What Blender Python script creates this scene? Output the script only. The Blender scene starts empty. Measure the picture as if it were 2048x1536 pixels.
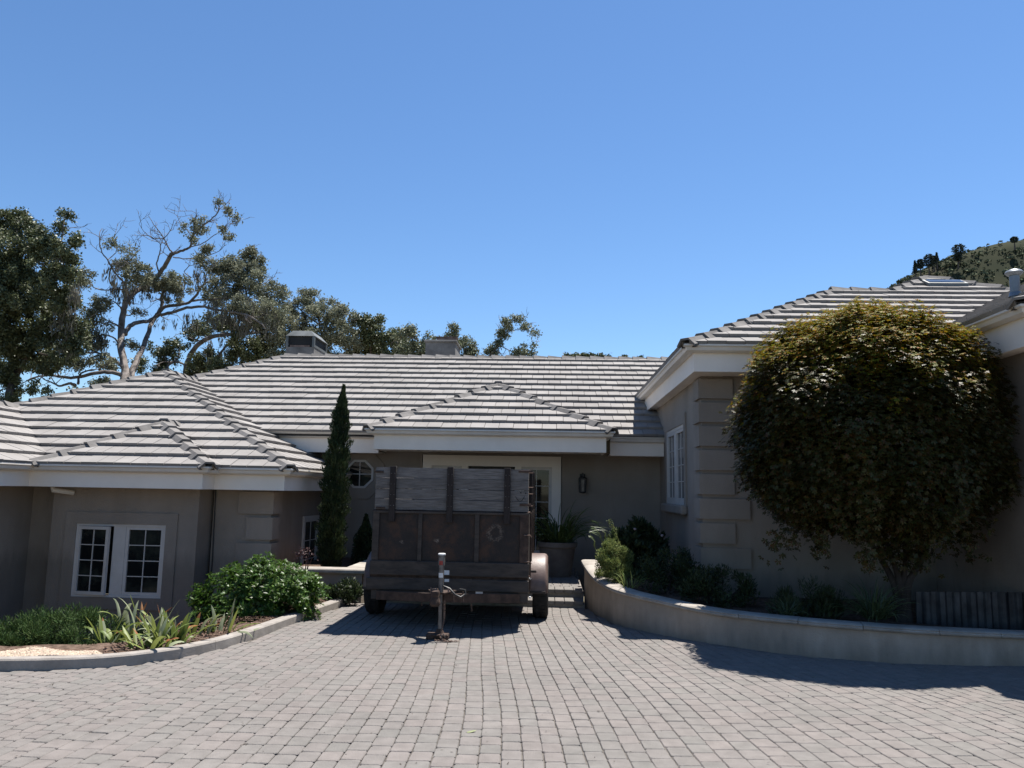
import bpy, math, random
import numpy as np
from mathutils import Vector, Matrix

R = math.radians
sc = bpy.context.scene
col = sc.collection
random.seed(7)
rng = np.random.default_rng(11)

# ------------------------------------------------------------------ camera
F = 1580.0                      # focal length in pixels of the 2048 px wide photograph
YAW, PITCH, ROLL = 0.05003819, 0.13375198, 0.018
CAM = np.array([0.0, 0.0, 1.6])
fwd = np.array([-math.sin(YAW) * math.cos(PITCH), math.cos(YAW) * math.cos(PITCH), math.sin(PITCH)])
rr = np.array([math.cos(YAW), math.sin(YAW), 0.0])
uu = np.cross(rr, fwd)
rgt = math.cos(ROLL) * rr + math.sin(ROLL) * uu
upv = -math.sin(ROLL) * rr + math.cos(ROLL) * uu
camd = bpy.data.cameras.new('camera')
cam = bpy.data.objects.new('camera', camd)
col.objects.link(cam)
camd.sensor_width = 36.0
camd.lens = 36.0 * F / 2048.0
camd.clip_start = 0.05
camd.clip_end = 3000
M = Matrix(((rgt[0], upv[0], -fwd[0], 0), (rgt[1], upv[1], -fwd[1], 0), (rgt[2], upv[2], -fwd[2], 1.6), (0, 0, 0, 1)))
cam.matrix_world = M
sc.camera = cam

# ------------------------------------------------------------------ light
SUNV = Vector((0.25, 0.31, 1.0)).normalized()
world = bpy.data.worlds.new('World')
sc.world = world
world.use_nodes = True
wn = world.node_tree
wn.nodes.clear()
wo = wn.nodes.new('ShaderNodeOutputWorld')
bg = wn.nodes.new('ShaderNodeBackground')
sky = wn.nodes.new('ShaderNodeTexSky')
sky.sky_type = 'NISHITA'
sky.sun_disc = False
sky.sun_elevation = math.asin(SUNV.z)
sky.sun_rotation = math.atan2(SUNV.x, SUNV.y)
sky.altitude = 200
sky.air_density = 1.0
sky.dust_density = 0.1
sky.ozone_density = 6.0
bg.inputs['Strength'].default_value = 0.074
skyhs = wn.nodes.new('ShaderNodeHueSaturation')
skyhs.inputs['Saturation'].default_value = 1.08
wn.links.new(sky.outputs[0], skyhs.inputs['Color'])
wn.links.new(skyhs.outputs[0], bg.inputs[0])
wn.links.new(bg.outputs[0], wo.inputs[0])
sd = bpy.data.lights.new('sun', 'SUN')
sun = bpy.data.objects.new('sun', sd)
col.objects.link(sun)
sd.energy = 5.0
sd.angle = R(0.53)
sd.color = (1.0, 0.955, 0.89)
sun.rotation_euler = SUNV.to_track_quat('Z', 'Y').to_euler()
sun.location = (5, 8, 20)
sc.view_settings.view_transform = 'Standard'
sc.view_settings.look = 'None'
sc.view_settings.exposure = 1.1
sc.view_settings.gamma = 1.0
sc.view_settings.use_curve_mapping = False


# ------------------------------------------------------------------ picture to place
def ray(px, py):
    return fwd * F + rgt * (px - 1024) - upv * (py - 768)


def U(px, py, Y):
    d = ray(px, py)
    return CAM + d * (Y / d[1])


def UX(px, py, X):
    d = ray(px, py)
    return CAM + d * (X / d[0])


def G(px, py, z=0.0):
    d = ray(px, py)
    return CAM + d * ((z - 1.6) / d[2])


def proj(p):
    d = np.asarray(p, float) - CAM
    w = d @ fwd
    return 1024 + F * (d @ rgt) / w, 768 - F * (d @ upv) / w


# ------------------------------------------------------------------ materials
def srgb(r, g, b):
    f = lambda c: (c / 12.92 if c <= 0.04045 else ((c + 0.055) / 1.055) ** 2.4)
    return (f(r / 255), f(g / 255), f(b / 255))


def mat(name, c1, c2=None, scale=4.0, detail=6.0, rough=0.85, bump=0.0, bscale=60.0, island=0.0, hue=0.0,
        metal=0.0, transl=0.0, spec=0.35, c3=None, blotch=0.0, blsc=0.6, blst=None, stretch=None, ramp=(0.35, 0.65), coord='Object', islc=None):
    m = bpy.data.materials.new(name)
    m.use_nodes = True
    nt = m.node_tree
    N, L = nt.nodes, nt.links
    b = N['Principled BSDF']
    b.inputs['Roughness'].default_value = rough
    b.inputs['Metallic'].default_value = metal
    b.inputs['Specular IOR Level'].default_value = spec
    tc = N.new('ShaderNodeTexCoord')
    geo = N.new('ShaderNodeNewGeometry')
    src = tc.outputs['Object'] if coord == 'Object' else geo.outputs['Position']
    if stretch:
        mp = N.new('ShaderNodeMapping')
        mp.inputs['Scale'].default_value = stretch
        L.new(src, mp.inputs[0])
        src = mp.outputs[0]
    nz = N.new('ShaderNodeTexNoise')
    nz.inputs['Scale'].default_value = scale
    nz.inputs['Detail'].default_value = detail
    nz.inputs['Roughness'].default_value = 0.6
    L.new(src, nz.inputs['Vector'])
    rp = N.new('ShaderNodeValToRGB')
    rp.color_ramp.elements[0].position = ramp[0]
    rp.color_ramp.elements[1].position = ramp[1]
    rp.color_ramp.elements[0].color = (*c1, 1)
    rp.color_ramp.elements[1].color = (*(c2 or c1), 1)
    if c3:
        e = rp.color_ramp.elements.new((ramp[0] + ramp[1]) / 2)
        e.color = (*c3, 1)
    L.new(nz.outputs[0], rp.inputs[0])
    out = rp.outputs[0]
    if blotch:
        gp = geo.outputs['Position']
        if blst:
            m3 = N.new('ShaderNodeMapping'); m3.inputs['Scale'].default_value = blst
            L.new(gp, m3.inputs[0]); gp = m3.outputs[0]
        n3 = N.new('ShaderNodeTexNoise'); n3.inputs['Scale'].default_value = blsc; n3.inputs['Detail'].default_value = 7
        n3.inputs['Roughness'].default_value = 0.62
        L.new(gp, n3.inputs['Vector'])
        m4 = N.new('ShaderNodeMapRange')
        m4.inputs['From Min'].default_value = 0.3; m4.inputs['From Max'].default_value = 0.7
        m4.inputs['To Min'].default_value = 1 - blotch; m4.inputs['To Max'].default_value = 1 + blotch * .6
        L.new(n3.outputs[0], m4.inputs[0])
        h3 = N.new('ShaderNodeHueSaturation')
        L.new(m4.outputs[0], h3.inputs['Value']); L.new(out, h3.inputs['Color'])
        out = h3.outputs[0]
    if island or islc:
        oi = N.new('ShaderNodeObjectInfo')
        ad = N.new('ShaderNodeMath'); ad.operation = 'ADD'
        L.new(geo.outputs['Random Per Island'], ad.inputs[0])
        L.new(oi.outputs['Random'], ad.inputs[1])
        fr = N.new('ShaderNodeMath'); fr.operation = 'FRACT'
        L.new(ad.outputs[0], fr.inputs[0])
        if islc:
            r2 = N.new('ShaderNodeValToRGB')
            r2.color_ramp.elements[0].color = (*islc[0][1], 1)
            r2.color_ramp.elements[0].position = islc[0][0]
            r2.color_ramp.elements[1].color = (*islc[-1][1], 1)
            r2.color_ramp.elements[1].position = islc[-1][0]
            for p, c in islc[1:-1]:
                e = r2.color_ramp.elements.new(p)
                e.color = (*c, 1)
            L.new(fr.outputs[0], r2.inputs[0])
            mx = N.new('ShaderNodeMix'); mx.data_type = 'RGBA'; mx.blend_type = 'MULTIPLY'
            mx.inputs['Factor'].default_value = 1.0
            L.new(r2.outputs[0], mx.inputs[6]); L.new(out, mx.inputs[7])
            out = mx.outputs[2]
        else:
            hs = N.new('ShaderNodeHueSaturation')
            mr = N.new('ShaderNodeMapRange')
            mr.inputs['To Min'].default_value = 1 - island
            mr.inputs['To Max'].default_value = 1 + island
            L.new(fr.outputs[0], mr.inputs[0])
            L.new(mr.outputs[0], hs.inputs['Value'])
            if hue:
                m2 = N.new('ShaderNodeMath'); m2.operation = 'MULTIPLY'; m2.inputs[1].default_value = 7.31
                f2 = N.new('ShaderNodeMath'); f2.operation = 'FRACT'
                mh = N.new('ShaderNodeMapRange')
                mh.inputs['To Min'].default_value = 0.5 - hue
                mh.inputs['To Max'].default_value = 0.5 + hue
                L.new(fr.outputs[0], m2.inputs[0]); L.new(m2.outputs[0], f2.inputs[0])
                L.new(f2.outputs[0], mh.inputs[0]); L.new(mh.outputs[0], hs.inputs['Hue'])
            L.new(out, hs.inputs['Color'])
            out = hs.outputs[0]
    if name in ('stucco', 'garden_wall_stucco'):
        # splash dirt close to the soil and fine darker run marks
        sx = N.new('ShaderNodeSeparateXYZ'); L.new(geo.outputs['Position'], sx.inputs[0])
        n5 = N.new('ShaderNodeTexNoise'); n5.inputs['Scale'].default_value = 3.0; n5.inputs['Detail'].default_value = 8
        m5 = N.new('ShaderNodeMapping'); m5.inputs['Scale'].default_value = (3, 3, .5)
        L.new(geo.outputs['Position'], m5.inputs[0]); L.new(m5.outputs[0], n5.inputs['Vector'])
        ad5 = N.new('ShaderNodeMath'); ad5.operation = 'MULTIPLY_ADD'; ad5.inputs[1].default_value = -.45
        L.new(n5.outputs[0], ad5.inputs[0]); L.new(sx.outputs[2], ad5.inputs[2])
        mr5 = N.new('ShaderNodeMapRange')
        lo = -.22 if name == 'garden_wall_stucco' else .18
        mr5.inputs['From Min'].default_value = lo; mr5.inputs['From Max'].default_value = lo + .22
        mr5.inputs['To Min'].default_value = .74; mr5.inputs['To Max'].default_value = 1.0
        L.new(ad5.outputs[0], mr5.inputs[0])
        h5 = N.new('ShaderNodeHueSaturation'); L.new(mr5.outputs[0], h5.inputs['Value']); L.new(out, h5.inputs['Color'])
        out = h5.outputs[0]
    L.new(out, b.inputs['Base Color'])
    if bump:
        n2 = N.new('ShaderNodeTexNoise')
        n2.inputs['Scale'].default_value = bscale
        n2.inputs['Detail'].default_value = 4
        L.new(src, n2.inputs['Vector'])
        bp = N.new('ShaderNodeBump')
        bp.inputs['Strength'].default_value = bump
        bp.inputs['Distance'].default_value = 0.01
        L.new(n2.outputs[0], bp.inputs['Height'])
        L.new(bp.outputs[0], b.inputs['Normal'])
    if transl:
        tr = N.new('ShaderNodeBsdfTranslucent')
        ms = N.new('ShaderNodeMixShader')
        ms.inputs[0].default_value = transl
        L.new(out, tr.inputs[0])
        L.new(b.outputs[0], ms.inputs[1]); L.new(tr.outputs[0], ms.inputs[2])
        L.new(ms.outputs[0], N['Material Output'].inputs[0])
    m['main'] = 1
    return m


PAVE_ISL = [(0.0, (0.90, 0.92, 0.905)), (0.3, (0.98, 0.96, 0.955)), (0.55, (0.93, 0.94, 0.93)), (0.8, (1.02, 0.985, 0.975)), (1.0, (0.96, 0.93, 0.925))]
MT = {
    'stucco': mat('stucco', (0.27, 0.228, 0.188), (0.31, 0.265, 0.222), 1.4, bump=0.6, bscale=70, rough=0.92, spec=0.2, blotch=.13, blsc=1.3, blst=(1.6, 1.6, .35)),
    'wallstucco': mat('garden_wall_stucco', (0.27, 0.225, 0.18), (0.34, 0.29, 0.24), 2.2, bump=0.5, bscale=60, rough=0.9, spec=0.2, blotch=.2, blsc=2.2, blst=(1.6, 1.6, .5)),
    'cap': mat('wall_cap_plaster', (0.25, 0.225, 0.195), (0.34, 0.31, 0.275), 5, blotch=.16, blsc=3, bump=0.35, bscale=50, rough=0.85, spec=0.25, island=0.05),
    'trim': mat('trim_paint', (0.80, 0.715, 0.62), (0.86, 0.775, 0.68), 2.5, rough=0.5, spec=0.4, bump=0.06, bscale=30),
    'gutter': mat('gutter_paint', (0.62, 0.57, 0.505), (0.70, 0.65, 0.585), 3, rough=0.4, spec=0.5),
    'white': mat('window_paint', (0.52, 0.48, 0.44), (0.58, 0.54, 0.50), 6, rough=0.45),
    'tile': mat('roof_tile_concrete', (0.205, 0.192, 0.180), (0.252, 0.238, 0.224), 2.3, detail=8, rough=0.9, blotch=.12, blsc=1.1, bump=0.3, bscale=45, island=0.06, spec=0.2, ramp=(0.3, 0.62), coord='pos'),
    'tiledark': mat('roof_underlay', (0.03, 0.028, 0.026), (0.05, 0.045, 0.04), 8, rough=0.95),
    'ridge': mat('ridge_tile_concrete', (0.135, 0.126, 0.118), (0.195, 0.184, 0.173), 5, detail=8, rough=0.9, bump=0.3, bscale=40, island=0.12, spec=0.2, coord='pos'),
    'mortar': mat('dark_mortar', (0.035, 0.03, 0.03), (0.06, 0.055, 0.05), 10, rough=0.95),
    'paver': mat('paver_concrete', (0.152, 0.141, 0.132), (0.188, 0.174, 0.163), 9, detail=8, rough=0.92, bump=0.55, bscale=130, spec=0.2, blotch=.12, blsc=.8, islc=PAVE_ISL, coord='pos'),
    'joint': mat('joint_sand', (0.065, 0.057, 0.05), (0.16, 0.145, 0.13), 14, rough=1.0, bump=0.5, bscale=150, spec=0.1, coord='pos'),
    'kerb': mat('kerb_concrete', (0.21, 0.19, 0.17), (0.29, 0.265, 0.24), 7, detail=9, rough=0.9, bump=0.3, bscale=90, spec=0.2),
    'soil': mat('bark_mulch', (0.045, 0.03, 0.022), (0.15, 0.105, 0.08), 22, rough=1.0, bump=1.0, bscale=45, spec=0.1),
    'chips': mat('mulch_chips', (0.10, 0.062, 0.045), (0.24, 0.16, 0.125), 30, rough=0.95, island=0.45, spec=0.1),
    'gravel': mat('cream_gravel', (0.28, 0.215, 0.155), (0.42, 0.34, 0.26), 30, rough=0.8, island=0.30, hue=0.02),
    'ground': mat('dry_ground', (0.075, 0.065, 0.045), (0.13, 0.115, 0.08), 0.6, rough=1.0, bump=0.4, bscale=5, spec=0.1),
    'glass': mat('window_glass', (0.004, 0.006, 0.007), (0.045, 0.05, 0.038), 3.0, ramp=(0.45, 0.75), coord='pos', rough=0.03, spec=0.35, bump=0.01, bscale=2.0),  # greenish noise tone is a reflection painted into the panes
    'glassblue': mat('curtained_glass', (0.03, 0.034, 0.042), (0.08, 0.09, 0.105), 22, detail=2, rough=0.04, spec=0.5, stretch=(0.2, 1.0, 0.02)),
    'doorwood': mat('dark_door_wood', (0.018, 0.015, 0.013), (0.035, 0.028, 0.024), 5, rough=0.5, stretch=(6, 6, 0.5)),
    'chimney': mat('chimney_stucco', (0.10, 0.097, 0.093), (0.20, 0.193, 0.185), 2.2, detail=8, rough=0.92, bump=0.5, bscale=22),
    'zinc': mat('grey_sheet_metal', (0.10, 0.108, 0.105), (0.17, 0.178, 0.175), 3, rough=0.55, metal=0.3),
    'galv': mat('galvanised_pipe', (0.14, 0.16, 0.18), (0.21, 0.23, 0.25), 3, rough=0.45, metal=0.5),
    'black': mat('black_opening', (0.008, 0.008, 0.009), (0.02, 0.02, 0.02), 4, rough=0.7),
    'flue': mat('rusty_flue_metal', (0.10, 0.07, 0.06), (0.19, 0.14, 0.12), 8, rough=0.8),
    'wood': mat('weathered_board', (0.105, 0.095, 0.088), (0.18, 0.166, 0.156), 7, detail=9, rough=0.95, bump=0.6, bscale=30, stretch=(0.9, 9, 9), island=0.12, spec=0.15),
    'stake': mat('dark_oak_stake', (0.016, 0.012, 0.011), (0.034, 0.026, 0.023), 9, rough=0.9, stretch=(8, 8, 0.8)),
    'tyre': mat('tyre_rubber', (0.012, 0.012, 0.012), (0.025, 0.024, 0.023), 20, rough=0.85, spec=0.2),
    'fender': mat('rusty_primer_fender', (0.085, 0.05, 0.04), (0.16, 0.115, 0.10), 7, detail=8, rough=0.5, spec=0.45, bump=0.15, bscale=60),
    'railpaint': mat('rust_stained_rail', (0.026, 0.021, 0.018), (0.058, 0.045, 0.037), 5, detail=9, rough=0.75, stretch=(1, 3, 4), bump=0.2, bscale=40),
    'rustsolid': mat('rusted_steel', (0.028, 0.018, 0.014), (0.075, 0.046, 0.034), 12, detail=8, rough=0.85, bump=0.4, bscale=80),
    'jackm': mat('jack_zinc_plate', (0.08, 0.072, 0.068), (0.19, 0.175, 0.165), 9, rough=0.5, metal=0.5),
    'label': mat('sticker_white', (0.5, 0.5, 0.5), (0.62, 0.62, 0.61), 20, rough=0.6),
    'labelred': mat('sticker_red', (0.22, 0.03, 0.02), (0.26, 0.04, 0.03), 20, rough=0.6),
    'ink': mat('black_marker', (0.01, 0.01, 0.012), None, rough=0.8),
    'cable': mat('black_cable', (0.012, 0.012, 0.012), (0.03, 0.03, 0.03), 10, rough=0.5),
    'chain': mat('rusty_chain', (0.10, 0.06, 0.045), (0.20, 0.14, 0.11), 40, rough=0.7, metal=0.4),
    'pot': mat('stone_planter', (0.10, 0.088, 0.078), (0.16, 0.143, 0.13), 4, rough=0.9, bump=0.4, bscale=40),
    'lantern': mat('bronze_lantern', (0.05, 0.048, 0.046), (0.09, 0.085, 0.08), 12, rough=0.6, metal=0.3),
    'lglass': mat('lantern_glass', (0.10, 0.10, 0.10), (0.16, 0.16, 0.155), 12, rough=0.15),
    'corr': mat('corrugated_steel', (0.025, 0.026, 0.028), (0.06, 0.062, 0.066), 7, rough=0.5, metal=0.5, bump=0.1, bscale=20),
    'bender': mat('redwood_edging', (0.10, 0.05, 0.03), (0.18, 0.10, 0.065), 12, rough=0.9),
    'oakbark': mat('oak_bark', (0.09, 0.078, 0.07), (0.24, 0.215, 0.20), 3.5, detail=8, rough=0.95, bump=0.7, bscale=14, spec=0.1),
    'oakbark2': mat('dark_oak_bark', (0.05, 0.042, 0.038), (0.14, 0.12, 0.105), 4, detail=8, rough=0.95, bump=0.7, bscale=14, spec=0.1),
    'oakleaf': mat('oak_leaf', (0.072, 0.088, 0.042), (0.12, 0.138, 0.066), 0.6, rough=0.5, island=0.40, hue=0.015, transl=0.18, spec=0.4),
    'oakdry': mat('lichen_oak_leaf', (0.155, 0.168, 0.108), (0.24, 0.245, 0.17), 0.7, rough=0.7, island=0.35, hue=0.015, transl=0.2, spec=0.2),
    'oakpale': mat('pale_oak_leaf', (0.12, 0.135, 0.08), (0.19, 0.205, 0.125), 0.7, rough=0.6, island=0.35, hue=0.03, transl=0.2, spec=0.3),
    'moss': mat('hanging_lichen', (0.12, 0.115, 0.09), (0.20, 0.19, 0.155), 1.0, rough=1.0, island=0.3, transl=0.25, spec=0.05),
    'cypress': mat('cypress_foliage', (0.020, 0.032, 0.012), (0.045, 0.062, 0.022), 3, rough=0.7, island=0.4, hue=0.02, transl=0.12, spec=0.2),
    'laurel': mat('laurel_leaf', (0.042, 0.088, 0.014), (0.068, 0.125, 0.022), 3, rough=0.40, island=0.35, hue=0.02, transl=0.35, spec=0.3),
    'juniper': mat('juniper_foliage', (0.032, 0.062, 0.018), (0.060, 0.10, 0.028), 3, rough=0.7, island=0.4, hue=0.02, transl=0.2, spec=0.2),
    'maple': mat('maple_leaf_shaded', (0.026, 0.027, 0.007), (0.044, 0.040, 0.011), 2, rough=0.55, transl=0.16, spec=0.3,
                 islc=[(0.0, (0.8, 0.9, 0.7)), (0.35, (1.1, 1.35, 0.9)), (0.6, (1.25, 1.0, 0.85)), (0.82, (1.75, 0.75, 0.7)), (1.0, (1.9, 1.75, 0.9))]),  # lower and inner leaves, crown shade darkened into the colour
    'mapletop': mat('maple_leaf_turning_lit', (0.115, 0.108, 0.015), (0.165, 0.14, 0.020), 2, rough=0.6, transl=0.38, spec=0.15,
                    islc=[(0.0, (0.75, 0.95, 0.6)), (0.38, (1.0, 1.25, 0.8)), (0.62, (1.3, 1.0, 0.7)), (0.85, (1.8, 0.75, 0.6)), (1.0, (1.7, 1.45, 0.8))]),  # turning leaves, with the sunlit top also brightened into their colour
    'maplebark': mat('maple_bark', (0.028, 0.023, 0.02), (0.055, 0.046, 0.04), 6, rough=0.95, bump=0.4, bscale=30, spec=0.1),
    'shrubd': mat('dark_shrub_leaf', (0.022, 0.035, 0.014), (0.042, 0.06, 0.022), 3, rough=0.5, island=0.4, hue=0.02, transl=0.2, spec=0.3),
    'shrubl': mat('grey_green_herb', (0.12, 0.155, 0.045), (0.18, 0.21, 0.075), 6, rough=0.7, island=0.35, hue=0.03, transl=0.3, spec=0.2),
    'strap': mat('strap_leaf', (0.045, 0.075, 0.020), (0.08, 0.12, 0.032), 4, rough=0.45, island=0.3, hue=0.02, transl=0.3, spec=0.4),
    'iris': mat('iris_leaf', (0.125, 0.165, 0.034), (0.19, 0.225, 0.062), 5, rough=0.5, island=0.2, hue=0.02, transl=0.32, spec=0.35),
    'irispale': mat('iris_leaf_pale', (0.19, 0.22, 0.13), (0.27, 0.295, 0.185), 5, rough=0.55, island=0.15, transl=0.28, spec=0.3),
    'irisdry': mat('iris_tip_dry', (0.22, 0.075, 0.03), (0.28, 0.15, 0.075), 12, rough=0.8, island=0.2, transl=0.2, spec=0.1),
    'bluegrass': mat('lily_leaf', (0.05, 0.075, 0.03), (0.09, 0.12, 0.055), 5, rough=0.35, island=0.3, transl=0.2, spec=0.5),
    'petal': mat('pale_petal', (0.42, 0.34, 0.36), (0.5, 0.42, 0.44), 10, rough=0.7, transl=0.3),
    'fallen': mat('fallen_leaf_green', (0.19, 0.21, 0.10), (0.24, 0.26, 0.14), 30, rough=0.6, transl=0.1),
    'debris': mat('dry_debris', (0.03, 0.024, 0.018), (0.07, 0.055, 0.04), 40, rough=0.9),
    'pine': mat('hill_pine', (0.05, 0.066, 0.062), (0.08, 0.10, 0.088), 0.3, rough=0.9, island=0.3, spec=0.1),  # needle colour lightened to stand in for distance haze
    'brush': mat('hill_brush', (0.085, 0.10, 0.06), (0.13, 0.145, 0.088), 0.05, rough=0.95, island=0.3, hue=0.02, spec=0.05),
}
MT['hill'] = mat('hill_scrub', (0.027, 0.032, 0.019), (0.066, 0.047, 0.035), 0.02, detail=9, rough=1.0, bump=0.6, bscale=0.3, spec=0.05, c3=(0.040, 0.041, 0.024), ramp=(0.42, 0.70))


def steel_panel_material():
    """rust brown steel with lighter marks: a pale ring and a few pale spots in fixed places of the panel"""
    m = mat('rusty_painted_steel', (0.014, 0.010, 0.009), (0.046, 0.023, 0.014), 5.5, detail=9, rough=0.7, bump=0.3, bscale=50, c3=(0.020, 0.014, 0.012))
    nt = m.node_tree; N, L = nt.nodes, nt.links
    b = N['Principled BSDF']
    old = b.inputs['Base Color'].links[0].from_socket
    tc = N.new('ShaderNodeTexCoord')
    nz = N.new('ShaderNodeTexNoise'); nz.inputs['Scale'].default_value = 16; nz.inputs['Detail'].default_value = 6
    L.new(tc.outputs['Object'], nz.inputs['Vector'])
    cur = old

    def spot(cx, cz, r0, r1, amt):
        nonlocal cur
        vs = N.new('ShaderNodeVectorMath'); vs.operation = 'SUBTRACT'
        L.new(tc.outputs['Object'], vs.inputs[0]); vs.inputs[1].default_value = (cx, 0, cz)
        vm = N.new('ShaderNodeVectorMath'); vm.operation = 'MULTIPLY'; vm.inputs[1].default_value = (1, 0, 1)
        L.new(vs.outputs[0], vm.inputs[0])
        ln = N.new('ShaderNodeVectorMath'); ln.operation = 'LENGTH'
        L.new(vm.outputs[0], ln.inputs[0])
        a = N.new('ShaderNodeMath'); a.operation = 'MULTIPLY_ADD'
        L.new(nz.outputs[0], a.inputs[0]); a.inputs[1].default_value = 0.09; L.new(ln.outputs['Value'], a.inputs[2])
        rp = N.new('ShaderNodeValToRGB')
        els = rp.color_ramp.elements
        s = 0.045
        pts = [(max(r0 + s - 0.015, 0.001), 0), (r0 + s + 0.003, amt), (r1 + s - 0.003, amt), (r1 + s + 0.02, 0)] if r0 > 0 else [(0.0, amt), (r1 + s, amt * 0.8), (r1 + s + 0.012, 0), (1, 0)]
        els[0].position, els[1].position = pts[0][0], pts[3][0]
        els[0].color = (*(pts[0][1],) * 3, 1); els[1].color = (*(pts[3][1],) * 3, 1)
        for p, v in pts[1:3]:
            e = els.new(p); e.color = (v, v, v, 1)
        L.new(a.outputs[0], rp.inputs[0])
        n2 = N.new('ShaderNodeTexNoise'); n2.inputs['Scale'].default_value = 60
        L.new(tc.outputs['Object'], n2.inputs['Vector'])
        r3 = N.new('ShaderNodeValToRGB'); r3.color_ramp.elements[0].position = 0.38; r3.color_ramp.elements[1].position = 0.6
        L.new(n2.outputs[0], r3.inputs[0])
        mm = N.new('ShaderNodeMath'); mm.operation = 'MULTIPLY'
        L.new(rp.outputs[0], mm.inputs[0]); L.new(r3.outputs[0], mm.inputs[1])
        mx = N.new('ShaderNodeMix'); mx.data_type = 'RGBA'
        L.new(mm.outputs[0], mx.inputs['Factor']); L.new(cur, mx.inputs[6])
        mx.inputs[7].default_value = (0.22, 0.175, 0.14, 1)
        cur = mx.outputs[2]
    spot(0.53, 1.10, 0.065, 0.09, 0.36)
    spot(-0.16, 0.99, 0, 0.022, 1.0)
    spot(-0.57, 0.965, 0, 0.012, 0.8)
    L.new(cur, b.inputs['Base Color'])
    return m


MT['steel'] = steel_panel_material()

# ------------------------------------------------------------------ object helpers
WL = {}


def tag(o, label=None, cat=None, group=None, kind=None):
    if label: o['label'] = label
    if cat: o['category'] = cat
    if group: o['group'] = group
    if kind: o['kind'] = kind
    return o


def thing(name, loc, label, cat, group=None):
    o = bpy.data.objects.new(name, None)
    col.objects.link(o)
    o.location = loc
    o.empty_display_size = 0.2
    WL[o.name] = Vector(loc)
    return tag(o, label, cat, group)


def link(name, me, m, parent=None, loc=None):
    """me holds world coordinates unless loc is given"""
    if m is not None:
        for k in (m if isinstance(m, (list, tuple)) else [m]):
            me.materials.append(MT[k] if isinstance(k, str) else k)
    o = bpy.data.objects.new(name, me)
    col.objects.link(o)
    if parent is not None:
        base = WL[parent.name]
        me.transform(Matrix.Translation(-base))
        o.parent = parent
        WL[o.name] = base
    elif loc is not None:
        me.transform(Matrix.Translation(-Vector(loc)))
        o.location = loc
        WL[o.name] = Vector(loc)
    else:
        WL[o.name] = Vector((0, 0, 0))
    return o


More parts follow.
